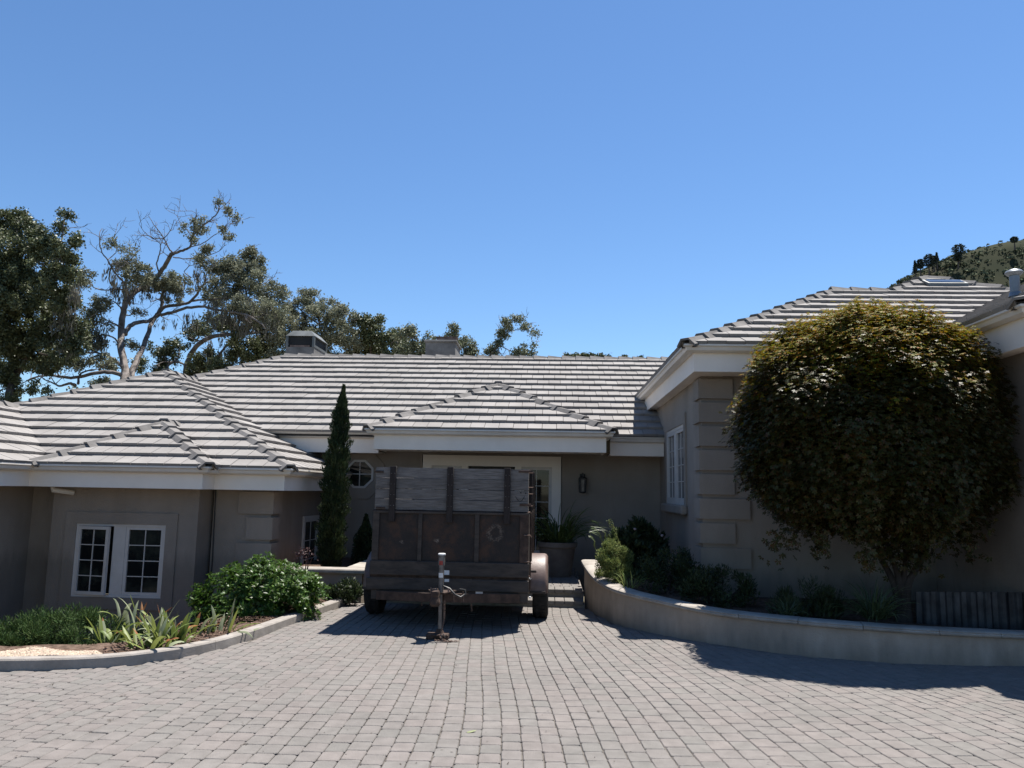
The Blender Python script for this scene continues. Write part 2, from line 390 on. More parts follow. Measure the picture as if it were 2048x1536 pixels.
class MB:
    def __init__(s):
        s.v, s.f, s.mi = [], [], []
        s.cur = 0

    def add(s, vs, fs):
        n = len(s.v)
        s.v += [tuple(float(c) for c in v) for v in vs]
        s.f += [tuple(i + n for i in f) for f in fs]
        s.mi += [s.cur] * len(fs)
        return s

    def box(s, x0, x1, y0, y1, z0, z1):
        s.add([(x0, y0, z0), (x1, y0, z0), (x1, y1, z0), (x0, y1, z0), (x0, y0, z1), (x1, y0, z1), (x1, y1, z1), (x0, y1, z1)],
              [(3, 2, 1, 0), (4, 5, 6, 7), (0, 1, 5, 4), (1, 2, 6, 5), (2, 3, 7, 6), (3, 0, 4, 7)])
        return s

    def bbox(s, x0, x1, y0, y1, z0, z1, b=0.006):
        """box with chamfered edges"""
        vs = []
        for z, i in ((z0, b), (z0 + b, 0), (z1 - b, 0), (z1, b)):
            bb = b if i == 0 else b + i
            if i == 0:
                ring = [(x0 + b, y0), (x1 - b, y0), (x1, y0 + b), (x1, y1 - b), (x1 - b, y1), (x0 + b, y1), (x0, y1 - b), (x0, y0 + b)]
            else:
                ring = [(x0 + b * 1.4, y0 + b * .7), (x1 - b * 1.4, y0 + b * .7), (x1 - b * .7, y0 + b * 1.4), (x1 - b * .7, y1 - b * 1.4),
                        (x1 - b * 1.4, y1 - b * .7), (x0 + b * 1.4, y1 - b * .7), (x0 + b * .7, y1 - b * 1.4), (x0 + b * .7, y0 + b * 1.4)]
            vs += [(x, y, z) for x, y in ring]
        fs = [tuple(range(7, -1, -1)), tuple(range(24, 32))]
        for k in range(3):
            for j in range(8):
                a = k * 8 + j; c = k * 8 + (j + 1) % 8
                fs.append((a, c, c + 8, a + 8))
        return s.add(vs, fs)

    def prism(s, poly, z0, z1):
        n = len(poly)
        vs = [(p[0], p[1], z0) for p in poly] + [(p[0], p[1], z1) for p in poly]
        fs = [tuple(range(n - 1, -1, -1)), tuple(range(n, 2 * n))] + [(i, (i + 1) % n, n + (i + 1) % n, n + i) for i in range(n)]
        return s.add(vs, fs)

    def tube(s, pts, rad, n=8, cap=True):
        pts = [Vector(p) for p in pts]
        if not isinstance(rad, (list, tuple)): rad = [rad] * len(pts)
        vs, prev = [], None
        for i, p in enumerate(pts):
            t = (pts[min(i + 1, len(pts) - 1)] - pts[max(i - 1, 0)])
            if t.length < 1e-9: t = Vector((0, 0, 1))
            t.normalize()
            if prev is None:
                a = Vector((0, 0, 1)) if abs(t.z) < 0.9 else Vector((1, 0, 0))
                u = t.cross(a).normalized()
            else:
                u = (prev - t * prev.dot(t))
                u = u.normalized() if u.length > 1e-6 else t.orthogonal().normalized()
            prev = u
            w = t.cross(u)
            for k in range(n):
                a = 2 * math.pi * k / n
                vs.append(p + (u * math.cos(a) + w * math.sin(a)) * rad[i])
        fs = []
        for i in range(len(pts) - 1):
            for k in range(n):
                fs.append((i * n + k, i * n + (k + 1) % n, (i + 1) * n + (k + 1) % n, (i + 1) * n + k))
        if cap:
            fs.append(tuple(range(n - 1, -1, -1)))
            fs.append(tuple(range((len(pts) - 1) * n, len(pts) * n)))
        return s.add(vs, fs)

    def lathe(s, prof, c, n=24, axis='z', a0=0.0, a1=2 * math.pi):
        full = abs(a1 - a0 - 2 * math.pi) < 1e-6
        m = n if full else n + 1
        vs = []
        for r, h in prof:
            for k in range(m):
                a = a0 + (a1 - a0) * k / n
                if axis == 'z': vs.append((c[0] + r * math.cos(a), c[1] + r * math.sin(a), c[2] + h))
                else: vs.append((c[0] + h, c[1] + r * math.cos(a), c[2] + r * math.sin(a)))
        fs = []
        for i in range(len(prof) - 1):
            for k in range(n):
                k2 = (k + 1) % m
                fs.append((i * m + k, i * m + k2, (i + 1) * m + k2, (i + 1) * m + k))
        return s.add(vs, fs)

    def sweep(s, prof, path, closed=False):
        """prof: (out, z) pairs of a closed section; path: (x, y, z) corners, 'out' is to the right of travel"""
        n = len(path)
        rings = []
        for i in range(n):
            p = Vector(path[i])
            def d(a, b):
                v = Vector(path[b]) - Vector(path[a]); v.z = 0
                return v.normalized()
            d0 = d(i - 1, i) if i > 0 else d(i, i + 1)
            d1 = d(i, i + 1) if i < n - 1 else d0
            n0 = Vector((d0.y, -d0.x, 0)); n1 = Vector((d1.y, -d1.x, 0))
            b = (n0 + n1)
            b = b / max(b.dot(n0), 0.2) if b.length > 1e-6 else n0
            rings.append([p + b * o + Vector((0, 0, z)) for o, z in prof])
        m = len(prof)
        vs = [v for r in rings for v in r]
        fs = [(i * m + k, i * m + (k + 1) % m, (i + 1) * m + (k + 1) % m, (i + 1) * m + k) for i in range(n - 1) for k in range(m)]
        fs += [tuple(range(m - 1, -1, -1)), tuple(range((n - 1) * m, n * m))]
        return s.add(vs, fs)

    def mesh(s, name, fix=True):
        me = bpy.data.meshes.new(name)
        me.from_pydata(s.v, [], s.f)
        if any(s.mi): me.polygons.foreach_set('material_index', s.mi)
        if fix:
            import bmesh
            bm = bmesh.new(); bm.from_mesh(me)
            bmesh.ops.recalc_face_normals(bm, faces=bm.faces)
            bm.to_mesh(me); bm.free()
        me.update()
        return me

    def build(s, name, m, parent=None, smooth=False, loc=None, **kw):
        me = s.mesh(name)
        o = link(name, me, m, parent, loc)
        if smooth:
            me.polygons.foreach_set('use_smooth', [True] * len(me.polygons))
            try: me.set_sharp_from_angle(angle=R(40))
            except Exception: pass
        return tag(o, **kw)


def np_mesh(name, verts, faces):
    """verts (N,3); faces (M,k) with equal k"""
    me = bpy.data.meshes.new(name)
    M_, k = faces.shape
    me.vertices.add(len(verts)); me.vertices.foreach_set('co', verts.astype(np.float32).ravel())
    me.loops.add(M_ * k); me.loops.foreach_set('vertex_index', faces.astype(np.int32).ravel())
    me.polygons.add(M_)
    me.polygons.foreach_set('loop_start', np.arange(0, M_ * k, k, dtype=np.int32))
    me.update(calc_edges=True)
    return me


# ------------------------------------------------------------------ foliage generators
def unit(v):
    return v / np.maximum(np.linalg.norm(v, axis=1, keepdims=True), 1e-9)


def leaf_mesh(name, c, d, nrm, length, width, fold=0.12):
    """one folded diamond per point: c centres, d long direction, nrm rough normal"""
    d = unit(d)
    b = unit(np.cross(nrm, d) + 1e-6)
    n = np.cross(d, b)
    L = length[:, None]; W = width[:, None]
    v = np.stack([c - d * L * .5, c + b * W * .5 - d * L * .05 + n * W * fold, c + d * L * .5, c - b * W * .5 - d * L * .05 + n * W * fold], 1)
    N = len(c)
    return np_mesh(name, v.reshape(-1, 3), np.arange(4 * N).reshape(N, 4))


def star_mesh(name, c, d, nrm, length):
    """five pointed palmate leaf per point"""
    d = unit(d); b = unit(np.cross(nrm, d) + 1e-6)
    L = length[:, None]
    N = len(c)
    vs = []
    for ang, ln in ((-105, .62), (-52, .9), (0, 1.0), (52, .9), (105, .62)):
        a = R(ang); u = d * math.cos(a) + b * math.sin(a)
        w = -d * math.sin(a) + b * math.cos(a)
        q = np.stack([c, c + u * L * ln * .42 + w * L * .13, c + u * L * ln * 0.62 - nrm * L * .06, c + u * L * ln * .42 - w * L * .13], 1)
        vs.append(q)
    v = np.stack(vs, 1)
    return np_mesh(name, v.reshape(-1, 3), np.arange(20 * N).reshape(5 * N, 4))


def rdir(n, bias=(0, 0, 0)):
    return unit(rng.normal(size=(n, 3)) + np.array(bias))


def clumps(n, centres, sig, shell=True):
    """n points gathered round centres (K,3) with radii sig (K,3)"""
    k = rng.integers(0, len(centres), n)
    d = rdir(n)
    r = rng.uniform(0, 1, n) ** (0.45 if shell else 0.8)
    return centres[k] + d * r[:, None] * sig[k], d


def ell_clumps(c, r, K, s, lowcut=-1.0, shell=0.75):
    """K clump centres in an ellipsoid, mostly near its surface"""
    out = []
    while len(out) < K:
        d = rdir(1)[0]
        if d[2] < lowcut: continue
        q = rng.uniform(shell, 1.0) if rng.uniform() < .8 else rng.uniform(.3, 1)
        out.append(np.array(c) + d * q * np.array(r))
    cs = np.array(out)
    sg = np.ones((K, 3)) * s * rng.uniform(.7, 1.35, (K, 1))
    return cs, sg


# ------------------------------------------------------------------ the ground, driveway and beds
mb = MB()
xs = [-900, -60, -14, -8.0, -5.4, 9, 60, 900]
mb.add([(-1500, -600, -1.35), (1500, -600, -1.35), (1500, 2200, -1.35), (-1500, 2200, -1.35)], [(0, 1, 2, 3)])
mb.build('ground', 'ground', kind='structure')

# kerb and garden wall lines, driveway side
KERB = [G(-120, 1340), G(0, 1341), G(200, 1335), G(345, 1318), G(440, 1298), G(510, 1276), G(600, 1243), G(655, 1223), G(705, 1205)]
KERB = [np.array([p[0], p[1], 0]) for p in KERB]


def smooth_path(P, n=6):
    P = [np.array(p, float) for p in P]
    out = []
    for i in range(len(P) - 1):
        p0, p1, p2, p3 = P[max(i - 1, 0)], P[i], P[i + 1], P[min(i + 2, len(P) - 1)]
        for k in range(n):
            t = k / n
            out.append(0.5 * ((2 * p1) + (-p0 + p2) * t + (2 * p0 - 5 * p1 + 4 * p2 - p3) * t * t + (-p0 + 3 * p1 - 3 * p2 + p3) * t ** 3))
    out.append(P[-1])
    return out


def resample(path, step):
    P = np.array(path)
    seg = np.linalg.norm(np.diff(P, axis=0), axis=1)
    s = np.r_[0, np.cumsum(seg)]
    n = max(2, int(round(s[-1] / step)) + 1)
    t = np.linspace(0, s[-1], n)
    return np.stack([np.interp(t, s, P[:, k]) for k in range(3)], 1)


kp = resample(smooth_path(KERB), 0.12)
WALLP = [(0.50, 11.95, 0.60), (0.50, 11.6, 0.60), (0.53, 11.2, 0.56), (0.60, 10.8, 0.49), (0.70, 10.40, 0.445), (0.89, 9.85, 0.42), (1.33, 9.27, 0.385), (1.76, 8.87, 0.355),
         (2.29, 8.48, 0.355), (2.87, 8.25, 0.35), (3.47, 8.14, 0.335), (4.1, 8.14, 0.32), (4.75, 8.22, 0.30), (5.6, 8.4, 0.28), (6.8, 8.8, 0.27)]
wp = resample(smooth_path(WALLP), 0.1)

# driveway base slab
mb = MB()
poly = [(-9, -8), (9, -8), (9, 11.3)] + [(-2.2, 11.3)] + [(-2.78, 11.32)] + [(p[0] - 0.05, p[1]) for p in kp[::-1]] + [(-9, kp[0][1])]
mb.prism(poly, -1.3, -0.0105)
drive = mb.build('driveway', 'joint', kind='structure')

# --- pavers: columns fan out from the entry steps and bend to the right of the drive
AX = [-7, -3, -1.5, -.6, .2, .7, 1.0, 1.7, 2.5, 4, 8]
AT = [-3, -2, 2, 4, 5.2, 6.4, 7.4, 9.8, 12, 13.5, 14.5]


def tanth(X, Y):
    t = np.interp(X, AX, AT)
    f = np.interp(Y, [4, 5.5, 7.2, 8.6, 10, 11], [.6, .8, 1.35, 1.35, .9, .2])
    return math.tan(R(t * f))


def trace_col(x0):
    Y, X = 11.3, x0
    out = [(X, Y)]
    while Y > 2.6:
        X += tanth(X, Y) * 0.1
        Y -= 0.1
        out.append((X, Y))
    return np.array(out)


starts = []
x = -0.95
while x < 5.2:
    starts.append(x)
    x += 0.110 if x < .5 else 0.106
x = -0.95
while x > -7.4:
    x -= np.interp(x, [-7, -3, -1.8, -0.95], [.100, .099, .100, .108])
    starts.insert(0, x)
cols_ = [trace_col(x) for x in starts]
TX = np.linspace(-8, 9, 171)
TI = np.array([math.tan(R(np.interp(x, AX, AT))) for x in TX])
TC = np.cumsum(TI) * (TX[1] - TX[0]); TC -= np.interp(0, TX, TC)
wob = lambda x, y: 0.010 * math.sin(x * 3.1 + y * 1.7) + 0.008 * math.sin(y * 2.3 - x * 1.3)


def col_at(c, v):
    """point on column curve c whose row coordinate is v"""
    row = c[:, 1] - np.interp(c[:, 0], TX, TC) * 0.75
    Y = np.interp(-v, -row, c[:, 1])
    X = np.interp(-Y, -c[:, 1], c[:, 0])
    return X + wob(X, Y) * .5, Y


kx = kp[:, 0]; ky = kp[:, 1]
wxy = wp[:, :2]


def inside_drive(x, y):
    if y > 11.28: return False
    if x < -2.6:
        yk = np.interp(x, kx, ky)
        if x > kx[-1] or x < kx[0]:
            return y < 11.2 if x > kx[-1] else y < ky[0]
        if y > yk - 0.02 and x < np.interp(y, ky, kx) + 0.02: return False
        return y < yk + 0.02
    if x > 0.4:
        m = (wp[:, 0] > x - 0.0)
        yw = np.interp(x, wp[:, 0], wp[:, 1])
        return y < yw + 0.05
    return True


pavers = []
for ci in range(len(cols_) - 1):
    a, b = cols_[ci], cols_[ci + 1]
    v = 13.2 + random.uniform(0, .16)
    while v > 1.2:
        h = np.interp(starts[ci], [-3, -1, .5, 2], [.170, .172, .175, .185]) * random.choice((.98, 1.0, 1.0, 1.02))
        v1 = v - h
        j = lambda: random.uniform(-.0035, .0035)
        q = [col_at(a, v1), col_at(b, v1 + j()), col_at(b, v + j()), col_at(a, v)]
        v = v1
        cx = sum(p[0] for p in q) / 4; cy = sum(p[1] for p in q) / 4
        if cy < 2.7 or cx < -7.3 or cx > 7.2 or not inside_drive(cx, cy): continue
        P = [np.array((p[0] + j(), p[1] + j())) for p in q]
        if np.linalg.norm(P[0] - P[3]) < .05: continue
        z = random.gauss(0, .0006) + 0.004 * math.sin(cx * 1.1) * math.sin(cy * .9)
        tx, ty = random.gauss(0, .0005), random.gauss(0, .0005)
        pavers.append((P, z, tx, ty, cx, cy))


def paver_geo(P, z, tx, ty):
    g = .0022
    c = sum(P) / 4
    ring0 = []
    for i in range(4):
        p, nx, pv = P[i], P[(i + 1) % 4], P[i - 1]
        e1 = (nx - p) / max(np.linalg.norm(nx - p), 1e-6); e0 = (pv - p) / max(np.linalg.norm(pv - p), 1e-6)
        q = p + (e1 + e0) * g
        k = .008 + .006 * abs(math.sin(p[0] * 91 + p[1] * 57))
        ring0 += [q + e0 * k, q + e1 * k]
    vs = []
    for s_, dz in ((1.0, -.03), (1.0, -.005), (.935, 0.0)):
        for q in ring0:
            w = c + (q - c) * s_
            zz = z + dz + (tx if w[0] > c[0] else -tx) + (ty if w[1] > c[1] else -ty)
            vs.append((w[0], w[1], zz))
    fs = [tuple(range(16, 24))]
    for k in range(2):
        for i in range(8):
            fs.append((k * 8 + i, k * 8 + (i + 1) % 8, k * 8 + 8 + (i + 1) % 8, k * 8 + 8 + i))
    return vs, fs


def quad_area(P, z=0.0):
    s = [proj((p[0], p[1], z)) for p in P]
    a = 0
    for i in range(len(s)):
        a += s[i][0] * s[(i + 1) % len(s)][1] - s[(i + 1) % len(s)][0] * s[i][1]
    return abs(a) / 2, s


def infr(s, m=0):
    return all(-m <= p[0] <= 2048 + m and -m <= p[1] <= 1536 + m for p in s)


sco = []
for i, pv in enumerate(pavers):
    if pv[5] > 3.5:
        a, s = quad_area(pv[0])
        ok = all(0 < p[0] < 2048 for p in s) and max(p[1] for p in s) < 1545
    else: a, ok = 0, False
    sco.append((a if ok else 0, i))
sco.sort(reverse=True)
big = {i for a, i in sco[:299]}
mb = MB()
for i, (P, z, tx, ty, cx, cy) in enumerate(pavers):
    vs, fs = paver_geo(P, z, tx, ty)
    if i in big:
        m1 = MB(); m1.add(vs, fs)
        link('paver', m1.mesh('paver', fix=False), 'paver', drive)
    else:
        mb.add(vs, fs)
o = link('pavers', mb.mesh('pavers', fix=False), 'paver', drive)
tag(o, kind='stuff')

# --- beds: left planting bed falls away to the lower wing, right planter soil
mb = MB()
vs, fs = [], []
nk = len(kp); nr = 9
for i, p in enumerate(kp):
    q = kp[min(i + 1, nk - 1)] - kp[max(i - 1, 0)]
    nrm = np.array([-q[1], q[0]]); nrm /= np.linalg.norm(nrm)
    for k in range(nr):
        t = k / (nr - 1)
        e = np.array([p[0] - 2.2, max(p[1] + 1.5, 12.0)])
        if i > nk * .5: e = np.array([-4.25, 12.2])
        s0 = np.array([p[0] + nrm[0] * .09, p[1] + nrm[1] * .09])
        w = s0 * (1 - t) + e * t
        d = np.linalg.norm(w - p[:2])
        z = 0.075 - 0.9 * max(0, min(1, (d - 0.75) / 2.6)) + 0.012 * math.sin(w[0] * 9) * math.sin(w[1] * 7)
        vs.append((w[0], w[1], z))
for i in range(nk - 1):
    for k in range(nr - 1):
        a = i * nr + k
        fs.append((a, a + nr, a + nr + 1, a + 1))
mb.add(vs, fs)
mb.build('mulch_bed', 'soil', kind='structure', smooth=True)

mb = MB()
poly = [(p[0] + (0.14 if i < 30 else 0.05), p[1] + 0.1) for i, p in enumerate(wp)] + [(9, 9.2), (9, 12), (2.0, 15), (0.8, 15), (0.7, 12.2)]
cz = 0.30
n = len(poly)
mb.add([(p[0], p[1], min(wp[min(i, len(wp) - 1)][2] - .07, .42) if i < len(wp) else .30) for i, p in enumerate(poly)] + [(3.4, 9.8, .26)], [(i, (i + 1) % n, n) for i in range(n)])
mb.build('planter_soil', 'soil', kind='structure')

# --- kerb: long precast lengths with a joint
kb = thing('concrete_kerb', (float(KERB[4][0]), float(KERB[4][1]), 0), 'low curved grey concrete kerb edging the planting bed', 'kerb')
jx = [0, int(nk * .40), int(nk * .70), nk - 1]
prof = [(0.0, -0.06), (0.0, 0.078), (-0.012, 0.092), (-0.118, 0.092), (-0.13, 0.08), (-0.13, -0.06)]
for a, b in zip(jx[:-1], jx[1:]):
    seg = [Vector(p) for p in kp[a:b + 1]]
    d = (seg[1] - seg[0]).normalized(); seg[0] = seg[0] + d * .0015
    d = (seg[-1] - seg[-2]).normalized(); seg[-1] = seg[-1] - d * .0015
    MB().sweep([(o_, z) for o_, z in prof], [tuple(p) for p in seg]).build('kerb_length', 'kerb', kb, smooth=True)

# --- curved garden wall with plaster cap
gw = thing('garden_wall', (2.3, 8.5, 0), 'low curved tan plastered garden wall with rounded cap right of the trailer', 'garden wall')
mb = MB()
T = .17
pth = [(p[0], p[1]) for p in wp]


def ribbon(path, prof_fn, a, b):
    """solid along path[a..b]; prof_fn(i) gives (offset to the left of the drive side, z) ring"""
    m = MB(); vs = []; n_ = None
    for i in range(a, b + 1):
        p = path[i]
        q = path[min(i + 1, len(path) - 1)] - path[max(i - 1, 0)]
        nr_ = np.array([-q[1], q[0]]); nr_ /= np.linalg.norm(nr_)   # towards the planter
        ring = prof_fn(i)
        n_ = len(ring)
        sh = 0
        vs += [(p[0] + nr_[0] * o, p[1] + nr_[1] * o, z) for o, z in ring]
    k = b - a
    fs = [(i * n_ + j, i * n_ + (j + 1) % n_, (i + 1) * n_ + (j + 1) % n_, (i + 1) * n_ + j) for i in range(k) for j in range(n_)]
    fs += [tuple(range(n_ - 1, -1, -1)), tuple(range(k * n_, (k + 1) * n_))]
    m.add(vs, fs)
    return m


ribbon(wp, lambda i: [(0.02, -.1), (0.02, wp[i][2] - .045), (.17, wp[i][2] - .045), (.17, -.1)], 0, len(wp) - 1).build('wall_body', 'wallstucco', gw, smooth=True)
ncap = 14
cuts = [int(round(k * (len(wp) - 1) / ncap)) for k in range(ncap + 1)]


def capring_z(z):
    return [(-.012, z - .050), (-.026, z - .040), (-.030, z - .026), (-.020, z - .018), (-.026, z - .008), (-.008, z + .004), (.03, z + .008), (.17, z + .008), (.205, z - .005), (.205, z - .046)]


for a, b in zip(cuts[:-1], cuts[1:]):
    sub = wp[a:b + 1].copy()
    e0 = (sub[1] - sub[0]); e1 = (sub[-1] - sub[-2])
    sub[0] += e0 / np.linalg.norm(e0) * .003; sub[-1] -= e1 / np.linalg.norm(e1) * .003
    sub[:, 2] += random.uniform(-.002, .002)
    ribbon(sub, lambda i: capring_z(sub[i][2]), 0, len(sub) - 1).build('cap_stone', 'cap', gw, smooth=True)

# --- entry steps and landing
st = thing('entry_steps', (0.0, 11.3, 0), 'two shallow paver steps up to the entry landing beside the right trailer wheel', 'steps')
st['kind'] = 'structure'
MB().box(-2.35, .50, 11.305, 11.80, -.05, .045).build('riser', 'kerb', st)
MB().box(-2.35, .50, 11.70, 15.3, -.05, .155).build('riser', 'kerb', st)
for (y0, y1, zt) in ((11.28, 11.66, .092), (11.665, 12.0, .202)):
    x = .485
    while x > -2.3:
        w = .135
        MB().bbox(x - w + .006, x, y0, y1, zt - .055, zt, .007).build('paver', 'paver', st)
        x -= w
y = 12.008
mbp = MB()
while y < 14.85:
    x = .48 + random.uniform(-.05, 0)
    while x > -2.3:
        mbp.bbox(x - .129, x, y, y + .14, .15, .202 + random.uniform(-.001, .001), .006)
        x -= .135
    y += .146
mbp.build('landing_pavers', 'paver', st, kind='stuff')

# --- low retaining wall left of the trailer, with its pillar
lw = thing('retaining_wall', (-2.75, 11.4, 0), 'short plastered retaining wall with pale cap between the glossy bush and the trailer', 'retaining wall')
MB().box(-4.2, -2.66, 11.40, 11.60, -1.0, .385).build('wall_body', 'wallstucco', lw)
MB().box(-2.90, -2.655, 11.60, 13.2, -1.0, .384).build('wall_body', 'wallstucco', lw)
MB().bbox(-4.2, -2.58, 11.335, 11.66, .385, .445, .015).build('cap_stone', 'cap', lw)
MB().bbox(-2.96, -2.60, 11.663, 13.2, .386, .446, .015).build('cap_stone', 'cap', lw)
MB().box(-4.2, -2.92, 11.6, 14.9, -.9, .30).build('planter_soil', 'soil', kind='structure')

# ------------------------------------------------------------------ the house
house = thing('house', (-1.0, 14.9, 0), 'sprawling single storey taupe stucco house with pale concrete tile hip roofs and white fascia', 'house')
tiles_all = []      # (area, verts, faces, mesh key, roof object)
SL = 0.5
CS = math.sqrt(1 + SL * SL)


def clip_poly(poly, cl):
    out = list(poly)
    n = len(cl)
    for i in range(n):
        a, b = cl[i], cl[(i + 1) % n]
        ex, ey = b[0] - a[0], b[1] - a[1]
        f = lambda p: ex * (p[1] - a[1]) - ey * (p[0] - a[0])
        inp, out = out, []
        if not inp: return []
        for k in range(len(inp)):
            p, q = inp[k], inp[(k + 1) % len(inp)]
            fp, fq = f(p), f(q)
            if fp >= -1e-9: out.append(p)
            if (fp >= 0) != (fq >= 0) and abs(fp - fq) > 1e-12:
                t = fp / (fp - fq)
                out.append((p[0] + (q[0] - p[0]) * t, p[1] + (q[1] - p[1]) * t))
    return out


def roof_face(origin, e, h, poly_xy, name_label=None, tw=.242, ex=.345, want=True, occl=None, vmin=0.0, seed=1):
    """origin on the eave (3D), e horizontal unit along the eave, h horizontal unit up the slope; poly in plan (x, y)"""
    rs = random.Random(seed)
    o = Vector(origin); e = Vector((*e, 0)); hh = Vector((*h, 0))
    s = Vector((h[0], h[1], SL)).normalized()
    n = e.cross(s); n = n if n.z > 0 else -n
    poly = []
    for p in poly_xy:
        d = Vector((p[0] - o.x, p[1] - o.y, 0))
        poly.append((d.dot(e), d.dot(hh) * CS))
    ar = sum(poly[i][0] * poly[(i + 1) % len(poly)][1] - poly[(i + 1) % len(poly)][0] * poly[i][1] for i in range(len(poly)))
    if ar < 0: poly = poly[::-1]
    W = lambda u, v, t: o + e * u + s * v + n * t
    # deck
    m = MB()
    k = len(poly)
    m.add([W(u, v, -.02) for u, v in poly] + [W(u, v, -.06) for u, v in poly], [tuple(range(k)), tuple(range(2 * k - 1, k - 1, -1))] + [(i, (i + 1) % k, k + (i + 1) % k, k + i) for i in range(k)])
    ro = m.build('roof', 'tiledark', house)
    u0, u1 = min(p[0] for p in poly), max(p[0] for p in poly)
    v1 = max(p[1] for p in poly)
    row = 0
    v = -0.03
    while v < v1:
        off = (row % 2) * tw * .5 + rs.uniform(-.01, .01)
        u = math.floor(u0 / tw) * tw - tw + off
        while u < u1:
            q = [(u + .004, v), (u + tw - .004, v), (u + tw - .004, v + ex + .0), (u + .004, v + ex)]
            cl = poly if v >= 0 else [(a, b if b > .02 else b - .05) for a, b in poly]
            c = clip_poly(q, cl)
            if len(c) >= 3:
                a_ = abs(sum(c[i][0] * c[(i + 1) % len(c)][1] - c[(i + 1) % len(c)][0] * c[i][1] for i in range(len(c)))) / 2
                if a_ > .0008:
                    jz = rs.uniform(-.003, .004)
                    top = [W(p[0], p[1], .082 + jz - .046 * (p[1] - v) / ex) for p in c]
                    bot = [W(p[0], p[1], .036 + jz - .044 * (p[1] - v) / ex) for p in c]
                    k = len(c)
                    fs = [tuple(range(k)), tuple(range(2 * k - 1, k - 1, -1))] + [(k + i, k + (i + 1) % k, (i + 1) % k, i) for i in range(k)]
                    sc_ = [proj(p) for p in top]
                    A = abs(sum(sc_[i][0] * sc_[(i + 1) % k][1] - sc_[(i + 1) % k][0] * sc_[i][1] for i in range(k))) / 2
                    cxp = sum(p[0] for p in sc_) / k; cyp = sum(p[1] for p in sc_) / k
                    vis = want and all(0 < p[0] < 2048 and 0 < p[1] < 1536 for p in sc_)
                    if vis and ((cxp - 1745) / 275) ** 2 + ((cyp - 850) / 250) ** 2 < 1: vis = False
                    if vis and occl and occl(cxp, cyp): vis = False
                    tiles_all.append((A if vis else 0, top + bot, fs, ro))
            u += tw
        v += ex
        row += 1
    return ro


ZE1 = 2.57   # main eave
ZE2 = 1.83   # lower left wing eave
ZE3 = 3.50   # right wing eave
# main front slope
main = roof_face((-9, 14.2, ZE1), (1, 0), (0, 1), [(-5.45, 14.2), (2.04, 14.2), (3.9, 18.35), (-6.33, 18.35), (-8.6, 16.08)], occl=lambda x, y: abs(x - 672) < 18 and y > 790 or (y > 770 + abs(x - 990) * .40 and 740 < x < 1222) or x < 330, seed=2)
# main left hip end and back
roof_face((-10.48, 22.5, ZE1), (0, -1), (1, 0), [(-10.48, 14.2), (-10.48, 22.5), (-6.33, 18.35)], want=False, tw=.6, ex=.7, seed=3)
roof_face((-9, 22.5, ZE1), (-1, 0), (0, -1), [(-10.48, 22.5), (8.05, 22.5), (3.9, 18.35), (-6.33, 18.35)], want=False, tw=1.2, ex=.7, seed=4)
# entry bump
roof_face((-3.05, 13.2, ZE1), (1, 0), (0, 1), [(-3.08, 13.2), (1.02, 13.2), (-1.03, 15.25)], seed=5)
roof_face((1.02, 13.2, ZE1), (0, 1), (-1, 0), [(1.02, 13.2), (1.02, 14.3), (-1.03, 16.3), (-1.03, 15.25)], want=False, seed=6)
roof_face((-3.08, 14.2, ZE1), (0, -1), (1, 0), [(-3.08, 13.2), (-3.08, 14.3), (-1.03, 16.3), (-1.03, 15.25)], want=False, seed=7)
# left wing
roof_face((-9, 11.4, ZE2), (1, 0), (0, 1), [(-7.38, 11.4), (-3.80, 11.4), (-7.72, 15.32), (-9.55, 13.49)], occl=lambda x, y: y > 850 + abs(x - 318) * .42 and x < 415, seed=8)
roof_face((-3.80, 11.4, ZE2), (0, 1), (-1, 0), [(-3.80, 11.4), (-3.80, 14.9), (-7.72, 17.0), (-7.72, 15.32)], seed=9)
roof_face((-7.38, 11.0, ZE2), (1, 0), (0, 1), [(-7.38, 11.0), (-4.83, 11.0), (-6.22, 12.42)], seed=10)
roof_face((-4.83, 11.0, ZE2), (0, 1), (-1, 0), [(-4.83, 11.0), (-4.83, 11.45), (-6.22, 12.9), (-6.22, 12.42)], want=False, seed=11)
roof_face((-7.38, 4.0, ZE2), (0, 1), (-1, 0), [(-7.38, 3.5), (-7.38, 11.4), (-9.47, 13.49), (-9.47, 3.5)], seed=12)
roof_face((-11.56, 3.5, ZE2), (0, 1), (1, 0), [(-11.56, 3.5), (-11.56, 15.6), (-9.47, 13.49), (-9.47, 3.5)], want=False, tw=1.2, ex=.7, seed=13)
roof_face((-7.72, 20, ZE2), (0, -1), (1, 0), [(-11.6, 11.4), (-11.6, 18.0), (-7.72, 18.0), (-7.72, 15.32)], want=False, tw=.7, ex=.7, seed=14)
# right wing
X3, Y3 = 1.76, 10.2
rw = roof_face((X3, Y3, ZE3), (1, 0), (0, 1), [(X3, Y3), (10.7, Y3), (7.78, 13.10), (X3 + 2.9, 13.10)], occl=lambda x, y: x > 1990, seed=15)
roof_face((X3, Y3, ZE3), (1, 0), (0, 1), [(5.62, 13.10), (7.78, 13.10), (6.70, 14.18)], seed=15)
roof_face((X3, 18, ZE3), (0, -1), (1, 0), [(X3, Y3), (X3, 19), (X3 + 2.9, 19), (X3 + 2.9, Y3 + 2.9)], want=False, tw=.7, ex=.7, seed=16)
# back faces so the right roof is a solid
m = MB()
z1 = ZE3 + SL * 2.9; z2 = ZE3 + SL * 3.98
m.add([(X3 + 2.9, 13.1, z1 - .03), (5.62, 13.10, z1 - .03), (6.70, 14.18, z2 - .03), (10.7, 18.2, ZE3), (2.0, 18.2, ZE3), (10.7, 10.2, ZE3)], [(0, 1, 4), (1, 2, 4), (2, 3, 4), (2, 5, 3)])
m.build('roof', 'tile', house)
